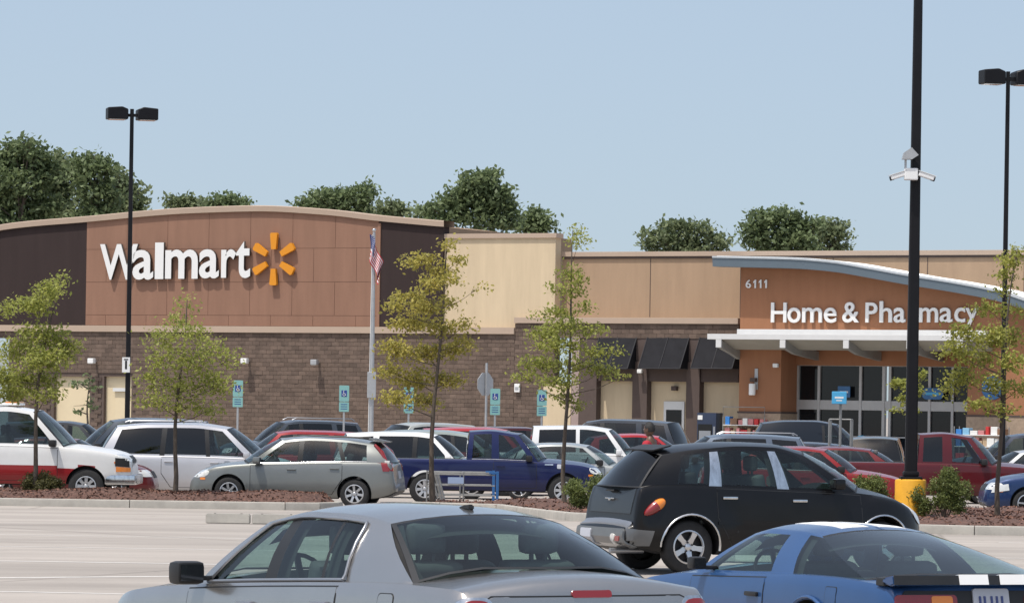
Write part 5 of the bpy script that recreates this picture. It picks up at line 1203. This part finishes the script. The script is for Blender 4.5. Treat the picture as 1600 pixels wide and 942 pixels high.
def lamp_bulge(c, sg):
    # tear-drop lamp standing proud of the rear wing, red below and amber above
    h = c.bvh.ray_cast(Vector((-1.71, 5 * sg, .80)), Vector((0, -sg, 0)))[0]; y = h.y if h else sg * .82
    ca, sa = math.cos(R(34)), math.sin(R(34))
    for nm, lo, hi, m in (('taillight', -1.0, .22, M['redlens']), ('turn_lens', .22, 1.0, M['amber'])):
        rows = []
        for i in range(9):
            u = lo + (hi - lo) * i / 8; rr_ = max(.02, math.sqrt(max(0, 1 - u * u))) * (1 + .18 * u)
            rows.append([Vector((-1.71 + (u * .165) * ca - (rr_ * .068 * math.cos(a)) * sa, y + sg * (rr_ * .065 * math.sin(a)) - .02 * sg * 0, .80 + (u * .165) * sa + (rr_ * .068 * math.cos(a)) * ca)) for a in [2 * math.pi * k / 18 for k in range(19)]])
        b = MB(); b.quads(rows); b.build(nm, m, c.root, 60, merge=.001)
def squeeze(D, d=.07, a=1.3, k=.705 / .845):
    f = lambda x: (x if x < a else a + (x - a) * k) + d
    for q in ('top', 'belt', 'bot', 'railz', 'hw', 'railhw'): D[q] = [(f(x), v) for x, v in D[q]]
    D['axles'] = [f(x) for x in D['axles']]; D['cols'] = [(f(x), f(y)) for x, y in D['cols']]; D['tubs'] = [(f(x), f(y), z) for x, y, z in D['tubs']]
    D['dsp'] = [(f(q[0]), f(q[1]), *q[2:]) for q in D['dsp']]; D['L'] = 4.15; D['seats'] = [(x + d, y, z, h) for x, y, z, h in D['seats']]
squeeze(D)
c = Car('moving_wagon', 'black retro wagon with chrome pillars crossing the aisle', 'car', D, BK, 'cars in the near lot'); ptc = c
c.doors(D['dsp'], hmat=M['chrome']); c.mirrors(.70, 1.10, BK, .9)
DKG = mat('dark_grey_hatch_paint', (.014, .017, .020), .4, 0, .5, spec=.25)
for sg in (1, -1):
    ax = 'L' if sg > 0 else 'R'
    c.decal('taillight', ell(-1.71, .80, .12, .055, 34), ax, M['black'], .006, step=.03)
    lamp_bulge(c, sg)
    c.decal('headlight', ell(sg * .52, .74, .13, .12), 'front', M['clearlens'], .01); c.decal('headlight_side', ell(1.93, .70, .13, .055, -48), ax, M['clearlens'], .012, step=.04)
    for xa in D['axles']:
        q = MB(); pts = []
        for a in range(-8, 190, 9):
            xx, zz = xa + .385 * math.cos(R(a)), .335 + .385 * math.sin(R(a)); h = c.bvh.ray_cast(Vector((xx, 5 * sg, max(zz, .36))), Vector((0, -sg, 0)))
            pts.append((xx, (h[0].y if h[0] else sg * .86) + .004 * sg, zz))
        q.tube(pts, .016, 6); q.build('chrome_arch', M['chrome'], c.root, 60)
hp = c.decal('tailgate', [(-.60, .72), (.60, .72), (.62, .9), (.60, 1.02), (-.60, 1.02), (-.62, .9)], 'rear', [DKG, M['black']], .005, .01); 
q = MB(); q.box(-1.965, -1.90, -.12, .12, .98, 1.0, .006); q.build('handle', M['black'], hp)
q = MB(); q.box(-1.975, -1.92, -.03, .03, .865, .895, .008); q.box(-1.97, -1.92, -.13, .13, .885, .9, .004); q.build('wing_emblem', M['chrome'], hp)
SB = mat('silver_bumper', (.13, .135, .14), .4, .3, .5, var=.08, scale=4)
c.decal('bumper', rrect(0, .435, 1.38, .21, .05), 'rear', [SB, M['black']], .03, skirt=.03); c.decal('bumper_top', rrect(-2.005, 0, .08, 1.40, .02), 'top', M['satin'], .012)
for ax in 'LR': c.decal('bumper_side', [(-2.05, .34), (-1.76, .34), (-1.72, .52), (-2.05, .54)], ax, [SB, M['black']], .014)
c.decal('number_plate', rrect(.38, .44, .30, .15, .02), 'rear', M['plate'], .045); c.decal('reflector', rrect(-.56, .42, .12, .06, .015), 'rear', M['redlens'], .04)
c.decal('fog_lamp', ell(-.42, .43, .06, .045), 'rear', M['clearlens'], .04)
q = MB(); q.tube([(-2.14, -.42, .27), (-1.7, -.42, .27)], .035, 10); q.build('exhaust_pipe', M['satin'], c.root, 60)
rb = c.roof_bvh(); q = MB(); q.prism([(-1.60, 1.485), (-1.40, 1.535), (-1.32, 1.552), (-1.34, 1.53), (-1.59, 1.468)], 'y', -.42, .42); bmesh.ops.bevel(q.bm, geom=q.bm.edges[:], offset=.012, segments=2, affect='EDGES'); q.build('roof_spoiler', M['black'], c.root, 40)
q = MB(); q.tube([(.20, .0, 1.5), (.19, .0, 1.54)], .01, 5); q.build('roof_antenna', M['black'], c.root, 40)
c.decal('side_moulding', [(-.9, .60), (.9, .58), (.9, .615), (-.9, .635)], 'R', [BK, BK], .012); c.decal('side_moulding', [(-.9, .60), (.9, .58), (.9, .615), (-.9, .635)], 'L', [BK, BK], .012)
c.root.location = (3.02, 50.6, zg(50.6)); c.root.rotation_euler = (0, 0, R(22.5))

# ------------------------------------------------------------------ parked rows
c = vehicle('parked_hatchback', 'grey green hatchback wagon facing left behind the kerb', 'car', HATCH, 465, 88, 173, (.205, .216, .212), (4.5, 1.77, 1.53), .5, dict(ns=60, trim='low', trimmat=M['chrome'], wstyle='hub', gmat={1: M['glass'], 3: M['glass'], 5: M['glass_clear']}), mir='paint')
for ax in 'LR': c.decal('taillight', [(-2.12, .80), (-1.98, .80), (-1.93, .98), (-2.05, 1.0)], ax, M['redlens'], .012, step=.03)
for sg in (1, -1):
    q = MB(); q.tube([(-2.02, sg * .67, 1.0), (-1.92, sg * .635, 1.2), (-1.76, sg * .575, 1.36)], [.05, .055, .03], 8); q.build('upper_taillight', M['redlens'], c.root, 60); q = MB(); q.box(-2.11, -2.0, sg * .69 - .04, sg * .69 + .045, .97, 1.03, .01); q.build('reverse_lamp', M['clearlens'], c.root)
    q = MB(); q.tube([(-1.5, sg * .52, 1.50), (-.2, sg * .56, 1.535), (.0, sg * .56, 1.51)], .016, 6); q.build('roof_rail', M['black'], c.root, 60)
    c.decal('headlight_side', [(1.78, .68), (2.02, .60), (2.0, .72), (1.8, .79)], 'L' if sg > 0 else 'R', M['clearlens'], .01, step=.04)
q = MB(); q.prism([(-1.98, 1.43), (-1.62, 1.50), (-1.62, 1.47), (-1.94, 1.405)], 'y', -.5, .5); q.build('roof_spoiler', c.paint, c.root)
c = vehicle('parked_minivan', 'long silver minivan with dark rear windows facing right', 'minivan', VAN, 318, 96.5, 0, (.52, .52, .545), (4.95, 1.96, 1.84), .45, mir='paint')
for sg in (1, -1): q = MB(); q.tube([(-1.8, sg * .62, 1.83), (-1.7, sg * .62, 1.87), (-.1, sg * .62, 1.88), (.0, sg * .62, 1.84)], .018, 6); q.build('roof_rail', M['satin'], c.root, 60)
c.decal('door_emblem', rrect(.62, .88, .42, .07, .02), 'R', M['satin'], .012); c.decal('door_emblem', rrect(.62, .88, .14, .16, .03), 'R', M['satin'], .014)
# white and red truck
def tone(x, y, z): return 3 if z < .80 and abs(y) > .5 and x < 1.95 else 0
RD = paint((.26, .014, .018), .05, .4); WH = (.70, .70, .70)
c = vehicle('service_truck', 'white and red service truck with a roof light bar at the left edge', 'truck', PICK, 12, 89, 0, WH, (5.6, 2.0, 2.14), .0,
    dict(mats=[RD], matf=tone, doortone=True, doormats=[paint(WH, 0.), M['black']], tubs=[(-.5, .98, .75)],
         top=[(-2.8, .6), (-2.77, .85), (-2.74, 1.2), (-2.6, 1.28), (-.6, 1.28), (1.12, 1.28), (1.4, 1.28), (2.0, 1.22), (2.5, 1.13), (2.74, 1.0), (2.8, .6)],
         belt=[(-2.8, .55), (-2.77, .8), (-2.72, 1.2), (0, 1.24), (1.15, 1.22), (2.0, 1.15), (2.5, 1.05), (2.74, .92), (2.8, .56)],
         railz=[(-.45, 1.99), (0, 2.04), (.6, 1.96)], cols=[(-.58, -.52), (-.42, -.40), (1.12, .48), (1.30, .62)], kinds='pgp', railhw=[(-.52, .72), (0, .76), (.62, .74)], dsp=[(-.48, 1.18)], tr=.38, rr=.22, wstyle='steel', gmat={1: M['glass']}))
for ax in 'LR':
    c.decal('headlight_side', [(2.42, .82), (2.72, .80), (2.70, .98), (2.42, 1.0)], ax, M['black'], .012); c.decal('turn_lamp', [(2.44, .70), (2.74, .70), (2.74, .79), (2.44, .81)], ax, M['amber'], .014)
    d = c.decal('door_vent', rrect(-.62, 1.12, .09, .22, .02), ax, M['black'], .01)
q = MB(); q.box(2.2, 2.86, -.95, .95, .42, .64, .04); q.build('front_bumper', M['chrome'], c.root, 40)
q = MB(); q.box(-3.4, -.66, -1.0, 1.0, .62, 2.02, .12); q.box(-3.4, -.68, -1.006, 1.006, .6, .8); q.build('white_service_body', [c.paint], c.root, 40); q = MB(); q.box(-3.4, -.72, -1.012, 1.012, .56, .84, .01); q.build('red_lower_band', RD, c.root)
q = MB(); q.box(-.3, .3, -.5, .5, 2.09, 2.14, .02); o = q.build('light_bar', M['white'], c.root, 40); q = MB(); q.box(-.02, .28, -.46, .46, 2.14, 2.17, .012); q.build('amber_strip', M['amber'], o); q = MB(); q.box(-.34, -.06, -.46, .46, 2.14, 2.17, .012); q.build('clear_strip', M['clearlens'], o)
lt, co_ = text_mesh('F'); out = np.empty_like(co_); out[:, 0] = -.30 + co_[:, 0] * .09; out[:, 2] = .60 + co_[:, 1] * .12; out[:, 1] = -1.018 + .01 * (1 - co_[:, 2]); lt.vertices.foreach_set('co', out.ravel()); lt.materials.clear(); lt.update()
link('letter', lt, M['letter'], c.root, (-.35, 0, 0))
vehicle('parked_sedan', 'dark red sedan with only its nose showing right of the white truck', 'car', SEDAN, 92, 92.8, 0, (.13, .014, .016), (4.45, 1.74, 1.46), .2)
c = vehicle('parked_pickup', 'royal blue extended cab pickup truck facing right', 'pickup', PICK, 764, 97.5, 0, (.008, .0135, .072), (5.5, 1.86, 1.80), .3, dict(kinds='pgpgp', cols=[(-.52, -.46), (-.40, -.36), (.06, .06), (.24, .22), (1.0, .54), (1.16, .68)], wstyle='steel', trim='low', trimmat=M['chrome']))
for ax in 'LR': c.decal('fender_badge', rrect(1.42, .98, .2, .03, .01), ax, M['chrome'], .01); c.decal('badge', rrect(1.66, .94, .1, .1, .02), ax, M['plate'], .01); c.decal('reflector', ell(-2.35, .78, .12, .08), ax, M['redlens'], .012)
c = vehicle('parked_pickup', 'white crew cab pickup truck behind the blue pickup bonnet', 'pickup', PICK, 910, 111, 0, WH, (5.7, 1.95, 1.93), 0., dict(cols=[(-1.42, -1.34), (-1.22, -1.18), (-.2, -.2), (-.1, -.1), (1.0, .54), (1.16, .68)], tubs=[(-2.75, -1.5, .65), (-1.35, 1.0, .6)], railz=[(-1.34, 1.84), (0, 1.87), (.68, 1.78)], railhw=[(-1.34, .7), (0, .72), (.68, .7)], kinds='pgpgp', dsp=[(-1.2, -.1), (-.1, 1.18)], gmat={1: M['glass_dark']}), mir='paint')
vehicle('parked_sedan', 'dark grey sedan with pale windscreen edge between blue and white pickups', 'car', SEDAN, 890, 104, 0, (.34, .36, .36), (4.7, 1.8, 1.47), .4, dict(trim='low', trimmat=M['chrome'], paintA=True))
vehicle('parked_suv', 'white compact sport utility just above the blue pickup bed', 'suv', SUV, 657, 104.5, 0, (.78, .78, .77), (4.5, 1.8, 1.68), 0., mir='paint')
vehicle('parked_minivan', 'grey van roof behind the blue pickup cab and white sport utility', 'van', VAN, 700, 110, 0, (.30, .34, .32), (4.9, 1.9, 1.73), .3)
c = vehicle('parked_suv', 'tall silver grey sport utility facing left before the flagpole', 'suv', SUV, 640, 126, 212, (.42, .43, .40), (4.8, 1.9, 1.86), .3, dict(paintA=True))
vehicle('parked_suv', 'bright red sport utility behind the silver minivan windscreen', 'suv', SUV, 455, 112, 180, (.26, .011, .016), (4.5, 1.82, 1.66), .1)
c = vehicle('parked_suv', 'black sport utility with shiny roof above the red one', 'suv', SUV, 455, 131, 196, (.05, .06, .075), (4.9, 1.92, 1.86), .3)
for sg in (1, -1): q = MB(); q.tube([(-1.9, sg * .66, 1.83), (-1.8, sg * .66, 1.9), (.0, sg * .66, 1.91), (.15, sg * .66, 1.84)], .02, 6); q.build('roof_rail', M['satin'], c.root, 60)
c = vehicle('parked_suv', 'dark slate full-size sport utility before the cream infill panels', 'suv', SUV, 945, 128, 160, (.028, .034, .045), (5.4, 2.0, 2.06), .3, dict(gfront=M['glass_dark']))
vehicle('parked_hatchback', 'red hatchback glimpsed above the black wagon spoiler', 'car', HATCH, 1010, 118, 8, (.38, .02, .025), (4.2, 1.74, 1.68), .1)
vehicle('parked_suv', 'red sport utility roof behind the blue pickup cab', 'suv', SUV, 768, 116, 0, (.40, .03, .04), (4.6, 1.84, 1.80), .1)
vehicle('parked_suv', 'dark maroon sport utility left of the white pickup cab', 'suv', SUV, 818, 122, 20, (.07, .018, .02), (4.6, 1.84, 1.80), .2)
c = vehicle('parked_suv', 'blue grey sport utility roof just above the black wagon roof', 'suv', SUV, 1128, 106, 180, (.10, .125, .165), (4.7, 1.85, 1.76), .5)
for sg in (1, -1): q = MB(); q.tube([(-1.9, sg * .62, 1.73), (-1.8, sg * .62, 1.79), (.0, sg * .62, 1.80), (.12, sg * .62, 1.74)], .018, 6); q.build('roof_rail', M['satin'], c.root, 60)
c = vehicle('parked_van', 'windowless navy black cargo van before the store entrance', 'van', VAN, 1277, 132, 0, (.006, .009, .015), (4.5, 2.0, 2.10), .1, dict(kinds='ppppkgp', wstyle='steel', norear=False))
vehicle('parked_hatchback', 'dark blue hatchback roof in front of the navy cargo van', 'car', HATCH, 1235, 113, 180, (.02, .028, .045), (4.3, 1.75, 1.55), .3)
vehicle('parked_sedan', 'bright red sedan behind the black wagon windscreen', 'car', SEDAN, 1256, 91.5, 0, (.22, .009, .011), (4.75, 1.8, 1.5), .1, dict(trim='low', trimmat=M['satin']))
vehicle('parked_coupe', 'deep red sedan with sloping rear glass beside the black tailgate', 'car', SEDAN, 1292, 106, 180, (.12, .008, .011), (4.6, 1.78, 1.48), .2)
c = vehicle('parked_suv', 'black sport utility seen from behind with a chrome bumper', 'suv', SUV, 1368, 117, 84, (.016, .018, .02), (4.6, 1.88, 1.72), .1)
q = MB(); q.box(-2.4, -2.28, -.85, .85, .78, .93, .03); q.build('rear_bumper', M['chrome'], c.root, 40); c.decal('chrome_strip', rrect(0, 1.03, 1.2, .04, .01), 'rear', M['chrome'], .01)
c = vehicle('parked_pickup', 'red pickup truck behind the yellow lamp base', 'pickup', PICK, 1468, 100, 0, (.085, .006, .009), (5.6, 1.9, 1.90), .15, dict(cols=[(-.62, -.56), (-.50, -.46), (-.02, -.02), (.22, .2), (1.0, .54), (1.18, .68)], tubs=[(-2.7, -.72, .65), (-.55, 1.0, .6)], gmat={1: M['glass_dark']}))
c = vehicle('parked_sedan', 'blue car nose with clear headlight at the right edge', 'car', SEDAN, 1692, 90.5, 180, (.012, .034, .11), (4.5, 1.78, 1.5), .3)
for ax in 'LR': c.decal('headlight_side', [(1.72, .60), (2.1, .54), (2.06, .68), (1.74, .74)], ax, M['clearlens'], .012, step=.04)
vehicle('parked_suv', 'dark navy sport utility at the right edge behind the red bonnet', 'suv', SUV, 1596, 119, 176, (.03, .038, .06), (4.7, 1.88, 1.86), .3)
vehicle('parked_sedan', 'silver sedan roof between the red bonnet and the navy sport utility', 'car', SEDAN, 1612, 109, 180, (.50, .51, .52), (4.7, 1.8, 1.46), .4)
vehicle('parked_suv', 'black compact sport utility beyond the white truck windscreen', 'suv', SUV, 112, 121, 0, (.03, .032, .036), (4.5, 1.82, 1.76), .2)
vehicle('parked_suv', 'dark blue grey sport utility facing left behind the silver minivan', 'suv', SUV, 200, 106, 184, (.05, .062, .08), (4.8, 1.92, 1.94), .4)

# ------------------------------------------------------------------ the shopper beyond the black wagon
M['skin'] = mat('brown_skin', (.10, .052, .032), .5, var=.08, scale=14); M['hair'] = mat('black_hair', (.008, .007, .007), .6, var=.3, scale=60, bump=.5, bscale=120)
M['shirt'] = mat('red_cotton', (.36, .016, .03), .85, var=.1, scale=9, bump=.3, bscale=60); M['jeans'] = mat('dark_denim', (.02, .026, .05), .85, var=.15, scale=14); M['shoe'] = mat('white_trainer', (.5, .5, .5), .6)
def skinned(name, verts, edges, radii, root_i, m, parent, sub=2):
    me = bpy.data.meshes.new(name); me.from_pydata(verts, edges, []); o = bpy.data.objects.new(name, me); C.objects.link(o)
    md = o.modifiers.new('s', 'SKIN'); md.use_smooth_shade = True; md.branch_smoothing = .4
    for i, r_ in enumerate(radii): me.skin_vertices[0].data[i].radius = r_ if isinstance(r_, tuple) else (r_, r_)
    me.skin_vertices[0].data[root_i].use_root = True
    o.modifiers.new('d', 'SUBSURF').levels = sub
    dg = bpy.context.evaluated_depsgraph_get(); m2 = bpy.data.meshes.new_from_object(o.evaluated_get(dg)); bpy.data.objects.remove(o)
    m2.name = name; m2.materials.clear(); q = link(name, m2, m, parent); smooth(m2, 180); return q
def person(label, px, Y, h, facing):
    b0 = P(px, 700, Y); b0.z = zg(Y); root = empty('person', b0, facing, label, 'person'); k = h / 1.80     # faces local +x
    V, E_, Rr = [], [], []
    def add(p, r_, parent=None):
        V.append(tuple(c * k for c in p)); Rr.append(tuple(c * k for c in r_) if isinstance(r_, tuple) else r_ * k); i = len(V) - 1
        if parent is not None: E_.append((parent, i))
        return i
    pel = add((0, 0, .98), (.115, .15)); wa = add((.01, 0, 1.12), (.10, .135), pel); ch = add((.0, 0, 1.30), (.115, .16), wa); cl = add((-.01, 0, 1.44), (.085, .13), ch); nk = add((-.005, 0, 1.54), .058, cl); hb = add((.015, 0, 1.60), .062, nk)
    for sg in (1, -1):
        sh = add((-.01, sg * .185, 1.45), .062, cl); el = add((-.03, sg * .245, 1.16), .043, sh); wr = add((.05, sg * .255, .92), .029, el); pm = add((.065, sg * .25, .85), (.036, .018), wr)
        for j, (dx, ln) in enumerate(((.03, .075), (.01, .085), (-.01, .08), (-.028, .062))):
            f1 = add((.065 + dx, sg * .25, .80), .0095, pm); f2 = add((.07 + dx, sg * .243, .80 - ln * .55), .0088, f1); add((.082 + dx, sg * .232, .80 - ln), .0075, f2)
        t1 = add((.098, sg * .238, .855), .0115, pm); add((.115, sg * .228, .815), .0095, t1)
        hp = add((0, sg * .095, .90), .095, pel); kn = add((.02, sg * .105, .50), .06, hp); an = add((-.02, sg * .11, .09), .04, kn); add((.10, sg * .12, .035), (.04, .028), an)
    skinned('body', V, E_, Rr, 0, M['skin'], root)
    # head with a face
    bm = bmesh.new(); bmesh.ops.create_uvsphere(bm, u_segments=28, v_segments=20, radius=1)
    for v in bm.verts:
        x, y, z = v.co; w = .078 * (1 - .22 * max(0, -z) ** 1.5); d = .098 if x < 0 else .092
        nx, ny, nz = x * d * (1 - .12 * max(0, -z)), y * w, z * .122
        if x > .5: nx += .022 * math.exp(-((y / .16) ** 2) - ((z + .12) / .17) ** 2); nx -= .010 * math.exp(-(((abs(y) - .42) / .16) ** 2) - ((z - .06) / .11) ** 2); nx += .007 * math.exp(-((y / .3) ** 2) - ((z + .5) / .09) ** 2); nx += .008 * math.exp(-((y / .3) ** 2) - ((z + .85) / .12) ** 2)
        v.co = Vector((nx + .03, ny, nz + 1.685)) * k
    me = bpy.data.meshes.new('head'); bm.to_mesh(me); bm.free(); smooth(me, 180); hd = link('head', me, M['skin'], root)
    for sg in (1, -1):
        b = MB(); b.lathe([(0, -.012), (.010, -.008), (.0125, 0), (.010, .008), (0, .012)], 12, 'z'); o = b.build('eye', mat('eye_white', (.35, .33, .31), .3), hd, 80, Vector((.105, sg * .032, 1.692)) * k); o.scale = (1, 1.1, .7); b = MB(); b.lathe([(0, .004), (.004, .003), (.0055, 0), (.004, -.003), (0, -.004)], 10, 'z'); b.build('iris', M['hair'], hd, 80, Vector((.1145, sg * .032, 1.692)) * k)
        b = MB(); b.prism(ell(0, 0, .017, .03, 12, 14), 'y', -.008, .008); o = b.build('ear', M['skin'], hd, 60, Vector((.02, sg * .079, 1.68)) * k)
    b = MB(); b.prism(ell(0, 0, .022, .005, 0, 14), 'x', -.002, .003); b.build('lips', mat('lip_skin', (.12, .035, .03), .5), hd, 60, Vector((.122, 0, 1.625)) * k)
    bm = bmesh.new(); bmesh.ops.create_uvsphere(bm, u_segments=28, v_segments=20, radius=1); r2 = random.Random(3)
    bmesh.ops.delete(bm, geom=[v for v in bm.verts if v.co.z < -.35 or (v.co.x > .55 and v.co.z < .62) or (v.co.x > -.05 and v.co.z < .1)], context='VERTS')
    for v in bm.verts: v.co = Vector((v.co.x * .107 + .024, v.co.y * .089, v.co.z * .136 + 1.69)) * k + Vector((r2.uniform(-.003, .003),) * 3)
    me = bpy.data.meshes.new('hair'); bm.to_mesh(me); bm.free(); smooth(me, 180); link('hair', me, M['hair'], root)
    # clothes follow the body
    V, E_, Rr = [], [], []; a = add((0, 0, .93), (.135, .175)); b_ = add((.01, 0, 1.12), (.12, .155), a); c = add((0, 0, 1.30), (.13, .175), b_); d = add((-.01, 0, 1.45), (.092, .135), c); add((-.005, 0, 1.505), .07, d)
    for sg in (1, -1): s1 = add((-.012, sg * .19, 1.455), .075, d); add((-.025, sg * .236, 1.24), .066, s1)
    skinned('shirt', V, E_, Rr, 0, M['shirt'], root)
    V, E_, Rr = [], [], []; a = add((0, 0, .97), (.125, .162))
    for sg in (1, -1): s1 = add((0, sg * .097, .88), .108, a); s2 = add((.02, sg * .106, .50), .078, s1); add((-.015, sg * .11, .07), .064, s2)
    skinned('trousers', V, E_, Rr, 0, M['jeans'], root)
    for sg in (1, -1): b = MB(); b.box(-.09, .19, sg * .12 - .05, sg * .12 + .05, 0, .085, .03); b.build('shoe', M['shoe'], root, 60)
    return root
person('dark haired person in a red shirt standing beyond the black wagon', 1016, 72, 1.84, R(150))
